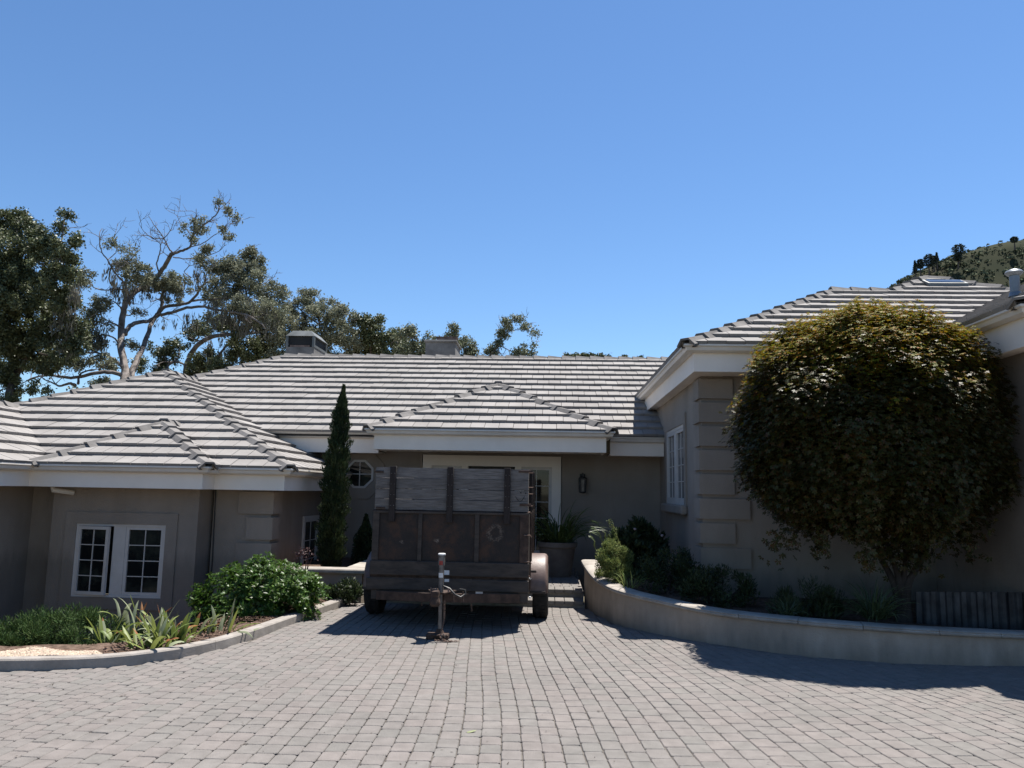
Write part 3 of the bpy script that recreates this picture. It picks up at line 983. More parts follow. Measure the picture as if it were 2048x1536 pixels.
# third, projecting wing at the right edge: hip corner at (4.72, 8.0)
X4, Y4, ZE4 = 4.72, 8.0, 3.52
roof_face((X4, 14.0, ZE4), (0, -1), (1, 0), [(X4, Y4), (X4, 13.4), (X4 + 3, 13.4), (X4 + 3, Y4 + 3)], seed=18)
roof_face((X4, Y4, ZE4), (1, 0), (0, 1), [(X4, Y4), (X4 + 7, Y4), (X4 + 4, Y4 + 3), (X4 + 3, Y4 + 3)], seed=19, want=False)

tiles_all_sorted = sorted(range(len(tiles_all)), key=lambda i: -tiles_all[i][0])
bigt = set(tiles_all_sorted[:299])
mb = MB()
for i, (A, vs, fs, ro) in enumerate(tiles_all):
    if i in bigt:
        m1 = MB(); m1.add(vs, fs)
        link('roof_tile', m1.mesh('roof_tile', fix=False), 'tile', ro)
    else:
        mb.add(vs, fs)
tag(link('roof_tiles', mb.mesh('roof_tiles', fix=False), 'tile', house), kind='stuff')


def ridge_run(p0, p1, up, nrm_side, w=.142, step=.335, drop=.092, parent=None, start=0.0):
    """angular cap tiles from p0 (low or near end) to p1"""
    p0, p1 = Vector(p0), Vector(p1)
    d = (p1 - p0); Ln = d.length; d.normalize()
    side = d.cross(Vector((0, 0, 1))).normalized()
    u = side.cross(d).normalized()
    if u.z < 0: u = -u
    n_ = max(1, int(round(Ln / step)))
    st_ = Ln / n_
    for i in range(n_):
        a = p0 + d * (i * st_ - .03); b = p0 + d * ((i + 1) * st_ + .03)
        vs = []
        jt = random.uniform(-.004, .004)
        for q, lift, ww in ((a, .106 + jt, w), (b, .066 + jt, w * .88)):
            for th in (0, -.028):
                for (x_, z_) in ((-ww, lift - drop), (-ww * .42, lift), (ww * .42, lift), (ww, lift - drop)):
                    x2 = x_ * (1 if th == 0 else .93)
                    vs.append(q + side * x2 + u * (z_ + th))
        fs = []
        for k in range(3):
            fs.append((k, k + 1, k + 9, k + 8))
            fs.append((k + 4, k + 12, k + 13, k + 5))
            fs.append((k, k + 4, k + 5, k + 1))
            fs.append((k + 8, k + 9, k + 13, k + 12))
        fs.append((0, 8, 12, 4)); fs.append((3, 7, 15, 11))
        m1 = MB(); m1.add(vs, fs)
        m1.build('ridge_tile', 'ridge', parent)
    # dark mortar bed under the caps
    m1 = MB()
    vs = []
    for q in (p0 + d * .02, p1):
        vs += [q + side * (-w * .8) + u * (-.03), q + side * (-w * .3) + u * .05, q + side * (w * .3) + u * .05, q + side * (w * .8) + u * (-.03)]
    m1.add(vs, [(0, 1, 5, 4), (1, 2, 6, 5), (2, 3, 7, 6), (3, 0, 4, 7), (0, 3, 2, 1), (4, 5, 6, 7)])
    m1.build('mortar_bed', 'mortar', parent)


zr = lambda d: SL * d
ridge_run((-6.33, 18.35, ZE1 + zr(4.15)), (3.9, 18.35, ZE1 + zr(4.15)), 0, 0, parent=house)
ridge_run((-10.48, 14.2, ZE1), (-6.33, 18.35, ZE1 + zr(4.15)), 0, 0, step=.36, parent=house)
ridge_run((-3.08, 13.2, ZE1), (-1.03, 15.25, ZE1 + zr(2.05)), 0, 0, parent=house, step=.33)
ridge_run((1.02, 13.2, ZE1), (-1.03, 15.25, ZE1 + zr(2.05)), 0, 0, parent=house, step=.33)
ridge_run((-1.03, 15.25, ZE1 + zr(2.05)), (-1.03, 16.3, ZE1 + zr(2.05)), 0, 0, parent=house)
ridge_run((-3.80, 11.4, ZE2), (-7.72, 15.32, ZE2 + zr(3.92)), 0, 0, parent=house, step=.36)
ridge_run((-9.55, 13.49, ZE2 + zr(2.09)), (-7.72, 15.32, ZE2 + zr(3.92)), 0, 0, parent=house, step=.36)
ridge_run((-7.72, 15.32, ZE2 + zr(3.92)), (-7.72, 17.0, ZE2 + zr(3.92)), 0, 0, parent=house, step=.36)
ridge_run((-7.38, 11.0, ZE2), (-6.22, 12.42, ZE2 + zr(1.42)), 0, 0, parent=house, step=.36)
ridge_run((-9.47, 9.0, ZE2 + zr(2.09)), (-9.47, 13.49, ZE2 + zr(2.09)), 0, 0, parent=house, step=.36)
ridge_run((-4.83, 11.0, ZE2), (-6.22, 12.42, ZE2 + zr(1.42)), 0, 0, parent=house, step=.36)
ridge_run((-6.22, 12.42, ZE2 + zr(1.42)), (-6.22, 12.9, ZE2 + zr(1.42)), 0, 0, parent=house, step=.3)
ridge_run((X3, Y3, ZE3), (X3 + 2.9, Y3 + 2.9, ZE3 + zr(2.9)), 0, 0, parent=house, step=.36)
ridge_run((X3 + 2.9, 13.1, z1), (5.62, 13.1, z1), 0, 0, parent=house, step=.36)
ridge_run((5.62, 13.1, z1), (6.7, 14.18, z2), 0, 0, parent=house, step=.36)
ridge_run((10.0, 10.88, ZE3 + zr(.68)), (6.7, 14.18, z2), 0, 0, parent=house, step=.42)
ridge_run((X4, Y4, ZE4), (X4 + 3, Y4 + 3, ZE4 + 1.5), 0, 0, parent=house, step=.36)

# --- gutters, fascias, soffits
GUT = [(0.0, -.005), (.012, -.008), (.012, -.03), (-.012, -.045), (-.028, -.085), (-.075, -.105), (-.12, -.105), (-.12, -.005), (-.11, -.005), (-.11, -.095), (-.078, -.095), (-.038, -.078), (-.022, -.042), (0.0, -.028)]


def eave(path, fh=.29, back=.17, soff=.5, lowz=None, soffit=True):
    """path runs so that the outside is on its right; gutter on the path, boxed fascia set back"""
    MB().sweep(GUT, path).build('gutter', 'gutter', house)
    MB().sweep([(-.115, -.035), (-.115, -.10), (-back, -.10), (-back, -.10 - fh), (-back - .03, -.10 - fh), (-back - .03, -.035)], path).build('fascia', 'trim', house)
    if soffit:
        MB().sweep([(-back - .028, -.10 - fh + .012), (-back - .028, -.10 - fh + .03), (-soff, -.10 - fh + .03), (-soff, -.10 - fh + .012)], path).build('soffit', 'trim', house)


g0 = .03
eave([(-5.5, 14.2, ZE1 + g0), (-3.14, 14.2, ZE1 + g0)], fh=.27, back=.13, soff=.72)
eave([(-3.12, 14.2, ZE1 + g0), (-3.12, 13.15, ZE1 + g0), (1.06, 13.15, ZE1 + g0), (1.06, 14.2, ZE1 + g0)], fh=.25, back=.13, soff=1.0)
eave([(1.07, 14.2, ZE1 + g0 - .012), (2.03, 14.2, ZE1 + g0 - .012)], fh=.24, back=.10, soff=.72)
# left wing: travel left to right with the drive on the right hand
eave([(-7.34, 3.5, ZE2 + g0), (-7.34, 10.96, ZE2 + g0), (-4.80, 10.96, ZE2 + g0), (-4.80, 11.36, ZE2 + g0), (-3.75, 11.36, ZE2 + g0), (-3.75, 14.88, ZE2 + g0)], fh=.225, back=.14, soff=.62)
eave([(X3 - .03, 17.2, ZE3 + g0), (X3 - .03, Y3 - .03, ZE3 + g0), (7.5, Y3 - .03, ZE3 + g0)], fh=.25, back=.13, soff=.60)
eave([(X4 - .03, 10.6, ZE4 + g0), (X4 - .03, Y4 - .03, ZE4 + g0), (11, Y4 - .03, ZE4 + g0)], fh=.30, back=.13, soff=.60)


# --- walls
def wallbox(x0, x1, y0, y1, z0, z1):
    return MB().box(x0, x1, y0, y1, z0, z1).build('wall', 'stucco', house)


zf1 = ZE1 + g0 - .35
wallbox(-5.9, -2.42, 14.9, 15.15, -1.3, zf1 + .07)
wallbox(-2.42, .21, 15.12, 15.32, -.2, zf1 + .07)      # wall behind the recessed entry
wallbox(.21, 2.06, 14.9, 15.15, -.3, zf1 + .07)
wallbox(-2.42, .21, 14.9, 15.12, 2.25, zf1 + .07)
# left wing
zf2 = ZE2 + g0 - .10 - .225
XS = -4.23
wallbox(-4.23 - 0.9, XS, 11.98, 12.2, -1.3, zf2 + .02)
wallbox(XS - .2, XS, 12.2, 14.9, -1.3, zf2 + .02)
BX0, BX1, BY = -7.38 + .0, -5.17, 11.55
wx0, wx1, wz0, wz1 = -6.98, -5.63, -.05, 1.0    # window opening in the bay
wallbox(BX0, wx0, BY, BY + .22, -1.3, zf2 + .02)
wallbox(wx1, BX1, BY, BY + .22, -1.3, zf2 + .02)
wallbox(wx0, wx1, BY, BY + .22, wz1, zf2 + .02)
wallbox(wx0, wx1, BY, BY + .22, -1.3, wz0)
wallbox(BX1 - .2, BX1, BY + .22, 12.2, -1.3, zf2 + .02)
wallbox(-8.1, -7.9, 3.5, 12.0, -1.3, zf2 + .02)
wallbox(-8.1, -7.38, 11.85, 12.05, -1.3, zf2 + .02)
# right wing: side wall with a window opening, front wall
zf3 = ZE3 + g0 - .35
XW = 2.04; YW = 10.8
sy0, sy1, sz0, sz1 = 12.14, 13.95, 1.425, 2.655
wallbox(XW, XW + .22, YW + .0, sy0, .1, zf3 + .02)
wallbox(XW, XW + .22, sy1, 17.5, .1, zf3 + .02)
wallbox(XW, XW + .22, sy0, sy1, .1, sz0)
wallbox(XW, XW + .22, sy0, sy1, sz1, zf3 + .02)
wallbox(XW + .22, 6.0, YW, YW + .22, .1, zf3 + .02)
wallbox(5.05, 5.27, 8.45, YW, .1, zf3)
wallbox(5.27, 11, 8.45, 8.67, .1, zf3)
# darker water table line at the foot of the right wing
MB().box(XW - .006, 5.04, YW - .012, YW - .001, .25, .575).build('plinth', 'stucco', house)
MB().box(XW - .012, XW - .001, YW - .012, 14.85, .25, .575).build('plinth', 'stucco', house)

# quoins: blocks wrapped round the corners
def quoins(xc, yc, sx, z0, z1, n, wl, ws, sides, th=.042):
    hgt = (z1 - z0) / n
    for i in range(n):
        za = z0 + i * hgt + .018; zb = z0 + (i + 1) * hgt - .022
        w = wl if i % 2 == 0 else ws
        m = MB()
        # L shaped block: front leg along x, side leg along y
        d = ws if i % 2 == 0 else ws * .86
        P = [(xc - sx * -th, yc - th), (xc - sx * w, yc - th), (xc - sx * w, yc + .001), (xc - sx * .001, yc + .001), (xc - sx * .001, yc + d), (xc + sx * th, yc + d)]
        if sx < 0: P = P[::-1]
        b = .008
        m.prism(P, za + b, zb - b)
        c = (xc - sx * .0, yc)
        m.build('quoin_block', 'stucco', house)
        q = [(p[0], p[1]) for p in P]


# right wing corner: solid is at +x, so blocks run along +x and +y
quoins(XW, YW, -1, .60, zf3 + .0, 8, .62, .42, 0)
quoins(XS, 11.98, 1, -1.15, zf2, 7, .50, .36, 0)

# raised stucco surrounds
def surround(x0, x1, z0, z1, y, w, th=.025, parent=house):
    for a in ((x0 - w, x1 + w, z1, z1 + w), (x0 - w, x1 + w, z0 - w, z0), (x0 - w, x0, z0, z1), (x1, x1 + w, z0, z1)):
        MB().box(a[0], a[1], y - th, y, a[2], a[3]).build('window_surround', 'stucco', parent)


surround(wx0, wx1, wz0, wz1, BY - .001, .17)
for a in ((sy0 - .16, sy1 + .16, sz1, sz1 + .16), (sy0 - .16, sy0, sz0, sz1), (sy1, sy1 + .16, sz0, sz1)):
    MB().box(XW - .025, XW - .001, a[0], a[1], a[2], a[3]).build('window_surround', 'stucco', house)
MB().bbox(XW - .10, XW - .001, sy0 - .2, sy1 + .2, sz0 - .14, sz0 - .0, .02).build('window_sill', 'stucco', house)


def casement(parent, x0, x1, z0, z1, nx, nz, tf, fr=.045, dp=.045, glassm='glass', name='sash'):
    """sash with muntins and panes in a local frame (u, depth, z), tf maps to the world"""
    def B(a, b, c, d, e, f, nm, m, par):
        mm = MB(); mm.box(a, b, c, d, e, f)
        mm.v = [tuple(tf(v)) for v in mm.v]
        return mm.build(nm, m, par)
    s = MB()
    for (a, b, e, f) in ((x0, x1, z1 - fr, z1), (x0, x1, z0, z0 + fr), (x0, x0 + fr, z0 + fr, z1 - fr), (x1 - fr, x1, z0 + fr, z1 - fr)):
        s.box(a, b, -dp, 0, e, f)
    s.v = [tuple(tf(v)) for v in s.v]
    so = s.build(name, 'white', parent)
    ix0, ix1, iz0, iz1 = x0 + fr, x1 - fr, z0 + fr, z1 - fr
    mw = .012
    for i in range(1, nx):
        u = ix0 + (ix1 - ix0) * i / nx
        B(u - mw / 2, u + mw / 2, -dp * .75, -dp * .45, iz0, iz1, 'muntin', 'white', so)
    for j in range(1, nz):
        w_ = iz0 + (iz1 - iz0) * j / nz
        B(ix0, ix1, -dp * .74, -dp * .44, w_ - mw / 2, w_ + mw / 2, 'muntin', 'white', so)
    for i in range(nx):
        for j in range(nz):
            ua = ix0 + (ix1 - ix0) * i / nx; ub = ix0 + (ix1 - ix0) * (i + 1) / nx
            wa = iz0 + (iz1 - iz0) * j / nz; wb = iz0 + (iz1 - iz0) * (j + 1) / nz
            B(ua, ub, -dp * .42, -dp * .30, wa, wb, 'pane', glassm, so)
    return so


# bay window, the left casement ajar
fw = MB()
for a in ((wx0, wx1, wz1 - .03, wz1), (wx0, wx1, wz0, wz0 + .03), (wx0, wx0 + .03, wz0 + .03, wz1 - .03), (wx1 - .03, wx1, wz0 + .03, wz1 - .03)):
    fw.box(a[0], a[1], BY - .012, BY + .09, a[2], a[3])
fw.box(-6.42, -6.235, BY + .0, BY + .08, wz0 + .03, wz1 - .03)
fw.build('window_frame', 'white', house)
MB().box(wx0 + .03, wx1 - .03, BY + .14, BY + .16, wz0 + .03, wz1 - .03).build('dark_interior', 'black', house)
casement(house, -6.233, wx1 - .031, wz0 + .031, wz1 - .031, 2, 4, lambda v: (v[0], BY + .05 + v[1], v[2]))
hx = wx0 + .031
ang = R(-9)


def swing(v):
    dx, dy = v[0] - hx, v[1]
    return (hx + dx * math.cos(ang) - dy * math.sin(ang), BY + .035 + dx * math.sin(ang) + dy * math.cos(ang), v[2])


casement(house, hx, -6.435, wz0 + .035, wz1 - .035, 2, 4, swing)
# right wing side window: two tall sashes
fw = MB()
for (a, b, c, d) in ((sy0, sy1, sz1 - .05, sz1), (sy0, sy1, sz0, sz0 + .05), (sy0, sy0 + .07, sz0 + .05, sz1 - .05), (sy1 - .07, sy1, sz0 + .05, sz1 - .05), (12.97, 13.12, sz0 + .05, sz1 - .05)):
    fw.box(XW - .012, XW + .08, a, b, c, d)
fw.build('window_frame', 'white', house)
for a, b in ((sy0 + .071, 12.969), (13.121, sy1 - .071)):
    casement(house, a, b, sz0 + .051, sz1 - .051, 2, 4, lambda v: (XW + .04 + v[1], v[0], v[2]), fr=.05, glassm='glassblue')
# narrow window in the left wing side wall
fw = MB()
for (a, b, c, d) in ((13.55, 14.4, 1.02, 1.09), (13.55, 14.4, -.1, 0), (13.55, 13.62, 0, 1.02), (14.33, 14.4, 0, 1.02)):
    fw.box(XS - .01, XS + .035, a, b, c, d)
fw.build('window_frame', 'white', house)
casement(house, 13.62, 14.33, 0, 1.02, 2, 3, lambda v: (XS - v[1] * .5 + .004, v[0], v[2]), fr=.03)

# octagonal window
oc = U(720, 948, 14.9)


def octa(r):
    return [(oc[0] + r * math.cos(R(22.5 + 45 * k)), oc[2] + r * math.sin(R(22.5 + 45 * k))) for k in range(8)]


def octring(r0, r1, y0, y1, m, nm, par):
    a, b = octa(r0), octa(r1)
    mm = MB()
    vs = [(x, y0, z) for x, z in a] + [(x, y0, z) for x, z in b] + [(x, y1, z) for x, z in a] + [(x, y1, z) for x, z in b]
    fs = []
    for k in range(8):
        l = (k + 1) % 8
        fs += [(k, l, 8 + l, 8 + k), (16 + k, 24 + k, 24 + l, 16 + l), (8 + k, 8 + l, 24 + l, 24 + k), (k, 16 + k, 16 + l, l)]
    mm.add(vs, fs)
    return mm.build(nm, m, par)


octring(.29, .50, 14.87, 14.899, 'stucco', 'window_surround', house)
ow = octring(.245, .288, 14.855, 14.899, 'white', 'octagonal_window', house)
gl = MB(); pr = octa(.246)
gl.add([(x, 14.885, z) for x, z in pr] + [(x, 14.895, z) for x, z in pr], [tuple(range(8)), tuple(range(15, 7, -1))] + [(k, (k + 1) % 8, 8 + (k + 1) % 8, 8 + k) for k in range(8)])
gl.build('pane', 'glass', ow)
MB().box(oc[0] - .007, oc[0] + .007, 14.872, 14.884, oc[2] - .228, oc[2] + .228).build('muntin', 'white', ow)
MB().box(oc[0] - .228, oc[0] + .228, 14.870, 14.883, oc[2] - .007, oc[2] + .007).build('muntin', 'white', ow)

# entry: white casing, door, sidelights
dz = .2
c0, c1, ct = -2.40, .20, 2.24
m = MB()
tw_ = .17
m.box(c0, c1, 14.86, 15.11, ct - .20, ct)
m.box(c0, c0 + tw_, 14.86, 15.11, dz, ct - .20)
m.box(c1 - tw_, c1, 14.86, 15.11, dz, ct - .20)
m.box(-1.66, -1.54, 14.86, 15.11, dz, ct - .20)
m.box(-.66, -.54, 14.86, 15.11, dz, ct - .20)
dr = m.build('door_casing', 'trim', house)
dl = MB().box(-1.54, -.66, 15.04, 15.10, dz, ct - .20).build('door', 'doorwood', house)
for zz in (.35, 1.05):
    for xx in (-1.45, -1.06):
        MB().bbox(xx, xx + .32, 15.022, 15.039, zz, zz + .6, .006).build('door_panel', 'doorwood', dl)
MB().lathe([(0.0, -.02), (.028, -.015), (.032, 0), (.02, .012), (0, .014)], (-.74, 15.02, 1.2), 12).build('door_handle', 'lantern', dl, smooth=True)
for a, b in ((c0 + tw_, -1.66), (-.54, c1 - tw_)):
    casement(house, a, b, dz + .25, ct - .20, 2, 5, lambda v: (v[0], 14.95 + v[1], v[2]), fr=.055, name='sidelight')
    MB().box(a, b, 14.9, 15.08, dz, dz + .25).build('sidelight_panel', 'trim', house)

# chimneys
c = U(612, 716, 19.4)
cx0, cx1 = U(571, 716, 19.4)[0], U(627, 716, 19.4)[0]
zc = 4.5
ztop = U(600, 694, 19.4)[2]
ch = MB().box(cx0, cx1, 19.4, 20.5, 4.0, ztop).build('chimney', 'chimney', house)
zt2 = U(600, 672, 19.4)[2]; zt3 = U(600, 660, 19.4)[2]
m = MB()
for (xa, xb, ya, yb) in ((cx0 - .01, cx0 + .05, 19.38, 19.44), (cx1 - .05, cx1 + .01, 19.38, 19.44), (cx0 - .01, cx0 + .05, 20.46, 20.52), (cx1 - .05, cx1 + .01, 20.46, 20.52)):
    m.box(xa, xb, ya, yb, ztop, zt2)
vs = [(cx0 - .02, 19.37, zt2), (cx1 + .02, 19.37, zt2), (cx1 + .02, 20.53, zt2), (cx0 - .02, 20.53, zt2)]
wv = (cx1 - cx0) * .17
vs += [(cx0 + wv, 19.5, zt3), (cx1 - wv, 19.5, zt3), (cx1 - wv, 20.4, zt3), (cx0 + wv, 20.4, zt3)]
m.add(vs, [(0, 1, 5, 4), (1, 2, 6, 5), (2, 3, 7, 6), (3, 0, 4, 7), (4, 5, 6, 7), (3, 2, 1, 0)])
m.box(cx1 - .03, cx1 + .012, 19.44, 20.46, ztop, ztop + .06)
m.build('chimney_shroud', 'zinc', ch)
MB().box(cx0 + .03, cx1 - .03, 19.43, 20.47, ztop - .02, zt2 - .01).build('chimney_opening', 'black', ch)
MB().box(cx0 + .1, cx1 - .12, 19.40, 19.42, ztop, ztop + .05).build('spark_screen', 'flue', ch)
cx0, cx1 = U(850, 716, 20.0)[0], U(910, 716, 20.0)[0]
zt = U(880, 680, 20.0)[2]
ch2 = MB().bbox(cx0, cx1, 20.0, 21.1, 4.0, zt - .05, .012).build('chimney', 'chimney', house)
MB().bbox(cx0 - .04, cx1 + .04, 19.96, 21.14, zt - .06, zt, .02).build('chimney_crown', 'chimney', ch2)
fx0, fx1 = U(873, 680, 20.3)[0], U(912, 680, 20.3)[0]
m = MB(); m.box(fx0, fx1, 20.3, 20.6, zt - .01, zt + .14); m.box(fx0 - .02, fx1 + .02, 20.28, 20.62, zt + .14, zt + .15)
m.build('chimney_flue', 'flue', ch2)
# vent pipe on the right wing, skylight near its peak
vp = U(2031, 590, 9.6)
m = MB().lathe([(.0, -.5), (.055, -.5), (.055, .24), (.05, .24)], (vp[0], 9.6, vp[2]), 20)
m.lathe([(.075, -.02), (.062, .03), (.055, .035)], (vp[0], 9.6, vp[2]), 20)
vo = m.build('vent_pipe', 'galv', house, smooth=True)
MB().lathe([(0, .235), (.07, .24), (.092, .262), (.10, .275), (.085, .30), (.04, .318), (0, .32)], (vp[0], 9.6, vp[2]), 20).build('vent_cap', 'galv', vo, smooth=True)
for k in range(4):
    a = k * math.pi / 2 + .3
    pass
def onroof(px, py):
    d = ray(px, py); t = (ZE3 - 1.6 - SL * Y3) / (d[2] - SL * d[1]); q_ = CAM + d * t
    return float(q_[0]), float(q_[1])


ska, skb = onroof(1858, 580), onroof(1925, 575)
sk = [(ska[0], ska[1]), (skb[0], ska[1]), (skb[0], ska[1] + .24), (ska[0], ska[1] + .24)]
zs = lambda y: ZE3 + SL * (y - Y3)
m = MB()
m.add([(x_, y_, zs(y_) + .07) for x_, y_ in sk] + [(x_, y_, zs(y_) + .125) for x_, y_ in sk], [(3, 2, 1, 0), (4, 5, 6, 7), (0, 1, 5, 4), (1, 2, 6, 5), (2, 3, 7, 6), (3, 0, 4, 7)])
so = m.build('skylight', 'zinc', house)
m = MB()
sq = [(sk[0][0] + .04, sk[0][1] + .04), (sk[1][0] - .04, sk[1][1] + .04), (sk[2][0] - .04, sk[2][1] - .04), (sk[3][0] + .04, sk[3][1] - .04)]
m.add([(x_, y_, zs(y_) + .128) for x_, y_ in sq] + [(x_, y_, zs(y_) + .138) for x_, y_ in sq], [(3, 2, 1, 0), (4, 5, 6, 7), (0, 1, 5, 4), (1, 2, 6, 5), (2, 3, 7, 6), (3, 0, 4, 7)])
m.build('pane', 'glassblue', so)
# downspout elbow stub and hose cable on the left wing
MB().tube([(-7.25, 11.3, zf2 - .01), (-7.25, 11.3, zf2 - .05), (-7.05, 11.5, zf2 - .09)], .035, 8).build('downspout', 'gutter', house)
MB().tube([(-5.10, 12.15 - .2, zf2), (-5.08, 11.95, .4), (-5.11, 11.95, -.2), (-5.09, 11.95, -1.2)], .008, 6).build('wall_cable', 'cable', house)

# wall lantern beside the entry
lp = U(1165, 965, 14.86)
ln = thing('wall_lantern', (lp[0], 14.9, lp[2]), 'dark bronze carriage lantern on the taupe wall right of the entry door', 'lantern')
m = MB()
m.box(lp[0] - .05, lp[0] + .05, 14.88, 14.899, lp[2] - .05, lp[2] + .16)
m.tube([(lp[0], 14.89, lp[2] + .12), (lp[0], 14.82, lp[2] + .17), (lp[0], 14.78, lp[2] + .12)], .01, 6)
m.build('bracket', 'lantern', ln)
m = MB()
m.lathe([(0, .17), (.02, .165), (.025, .12), (.075, .08), (.08, .065), (.075, .06)], (lp[0], 14.78, lp[2]), 6)
for k in range(6):
    a = R(60 * k)
    m.tube([(lp[0] + .072 * math.cos(a), 14.78 + .072 * math.sin(a), lp[2] + .06), (lp[0] + .06 * math.cos(a), 14.78 + .06 * math.sin(a), lp[2] - .17)], .006, 4)
m.lathe([(.065, -.165), (.07, -.175), (.05, -.19), (0, -.2)], (lp[0], 14.78, lp[2]), 6)
m.build('lantern_cage', 'lantern', ln)
MB().lathe([(.0, .058), (.066, .056), (.056, -.165), (0, -.165)], (lp[0], 14.78, lp[2]), 6).build('lantern_glass', 'lglass', ln)

# ------------------------------------------------------------------ the utility trailer
TX0, TX1, TF = -2.10, -.24, 9.42      # body sides and front face
TB = TF + 2.55
ZT = U(900, 936, TF)[2]; ZM = U(900, 1023, TF)[2]; ZP = U(900, 1123, TF)[2]
ZR1 = U(900, 1152, TF)[2]; ZR2 = U(900, 1158, TF)[2]; ZR3 = U(900, 1181, TF)[2]; ZR4 = U(900, 1201, TF)[2]
XC = (TX0 + TX1) / 2
tr = thing('utility_trailer', (XC, TF + 1.2, 0), 'old rusty steel utility trailer with weathered stake boards parked on the pavers', 'trailer')
XF = lambda px: U(px, 1040, TF)[0]


def irregular_board(x0, x1, y0, y1, z0, z1, n=14, amp=.004, along='x'):
    """plank with a slightly ragged top edge"""
    mm = MB(); vs = []
    for i in range(n + 1):
        t = i / n
        zt = z1 + random.uniform(-amp, amp * .5)
        zb = z0 + random.uniform(0, amp * .6)
        if along == 'x':
            x = x0 + (x1 - x0) * t
            vs += [(x, y0, zb), (x, y0, zt), (x, y1, zt), (x, y1, zb)]
        else:
            y = y0 + (y1 - y0) * t
            vs += [(x0, y, zb), (x0, y, zt), (x1, y, zt), (x1, y, zb)]
    fs = [(i * 4 + k, i * 4 + (k + 1) % 4, (i + 1) * 4 + (k + 1) % 4, (i + 1) * 4 + k) for i in range(n) for k in range(4)]
    fs += [(3, 2, 1, 0), (n * 4, n * 4 + 1, n * 4 + 2, n * 4 + 3)]
    return mm.add(vs, fs)


zb = [ZM + .006]
hh = (ZT - ZM - .01) / 4
for i in range(4):
    z0 = ZM + .008 + i * hh
    gap = .007 if i in (1,) else .0025
    irregular_board(XF(748), XF(1056), TF + .012, TF + .040, z0 + gap * .5, z0 + hh - gap * .5).build('board', 'wood', tr)
    for xs in (TX0 + .02, TX1 - .05):
        irregular_board(xs, xs + .028, TF + .045, TB - .04, z0 + gap * .5, z0 + hh - gap * .5, along='y').build('board', 'wood', tr)
    irregular_board(TX0 + .02, TX1 - .02, TB - .04, TB - .012, z0 + gap * .5, z0 + hh - gap * .5).build('board', 'wood', tr)
for px in (784, 899, 1014):
    xs = XF(px)
    MB().bbox(xs - .038, xs + .034, TF - .036, TF + .010, ZM - .13, ZT + .012, .004).build('stake', 'stake', tr)
    mm = MB()
    for k in range(4):
        for dx in (-.02, .02):
            mm.lathe([(0, -.004), (.006, -.003), (.006, .004)], (xs + dx, TF - .038, ZM + .06 + k * hh), 6)
    mm.build('stake_bolts', 'jackm', tr, kind='stuff')
for y in (TF + .5, TF + 1.4, TB - .35):
    for xs in (TX0 - .03, TX1 - .02):
        MB().bbox(xs, xs + .04, y, y + .07, ZM - .1, ZT + .01, .004).build('stake', 'stake', tr)
# iron corner straps and hooks on the right corner
for px, py in ((1050, 943), (1052, 1010)):
    p = U(px, py, TF - .001)
    MB().bbox(p[0] - .075, TX1 + .02, TF + .0, TF + .011, p[2] - .012, p[2] + .014, .003).build('corner_strap', 'rustsolid', tr)
for py in (946, 975, 988, 1012):
    p = U(1062, py, TF + .1)
    MB().tube([(TX1 - .02, TF + .1, p[2]), (TX1 + .035, TF + .1, p[2]), (TX1 + .045, TF + .1, p[2] + .01)], .007, 6).build('hook', 'chain', tr)
for px, py in ((752, 943), (755, 1015)):
    p = U(px, py, TF)
    MB().bbox(p[0] - .02, p[0] + .09, TF + .0, TF + .011, p[2] - .012, p[2] + .010, .003).build('corner_strap', 'rustsolid', tr)

# steel front panel in its frame, side panels, floor
cx = (TX0 + TX1) / 2
pan = MB().box(TX0 + .02, TX1 - .02, TF + .012, TF + .022, ZP - .01, ZM - .004)
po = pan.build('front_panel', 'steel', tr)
xr = [XF(746), XF(759), XF(837), XF(845), XF(950), XF(959), XF(1040), XF(1057)]
MB().bbox(xr[0], xr[1], TF - .014, TF + .011, ZP, ZM - .03, .003).build('panel_rib', 'railpaint', tr)
MB().bbox(xr[2], xr[3], TF - .014, TF + .011, ZP, ZM - .03, .003).build('panel_rib', 'railpaint', tr)
MB().bbox(xr[4], xr[5], TF - .014, TF + .011, ZP, ZM - .03, .003).build('panel_rib', 'railpaint', tr)
MB().bbox(xr[6], xr[7], TF - .014, TF + .011, ZP, ZM - .03, .003).build('panel_rib', 'rustsolid', tr)
MB().bbox(TX0 + .01, TX1 - .005, TF - .018, TF + .011, ZM - .030, ZM - .002, .004).build('top_rail', 'railpaint', tr)
for xs in (TX0, TX1 - .03):
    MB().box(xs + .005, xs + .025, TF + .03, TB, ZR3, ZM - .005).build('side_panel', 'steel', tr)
    MB().bbox(xs, xs + .03, TF + .024, TB, ZM - .004, ZM + .006, .002).build('side_rail', 'rustsolid', tr)
    for y in np.arange(TF + .3, TB, .45):
        xx = xs - .022 if xs < -1 else xs + .031
        MB().bbox(xx, xx + .02, y, y + .04, ZR3, ZM - .006, .003).build('side_rib', 'rustsolid', tr)
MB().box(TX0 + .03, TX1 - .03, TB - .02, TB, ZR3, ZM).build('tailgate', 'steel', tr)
MB().box(TX0 + .03, TX1 - .03, TF + .03, TB - .02, ZR3, ZR3 + .03).build('trailer_floor', 'rustsolid', tr)
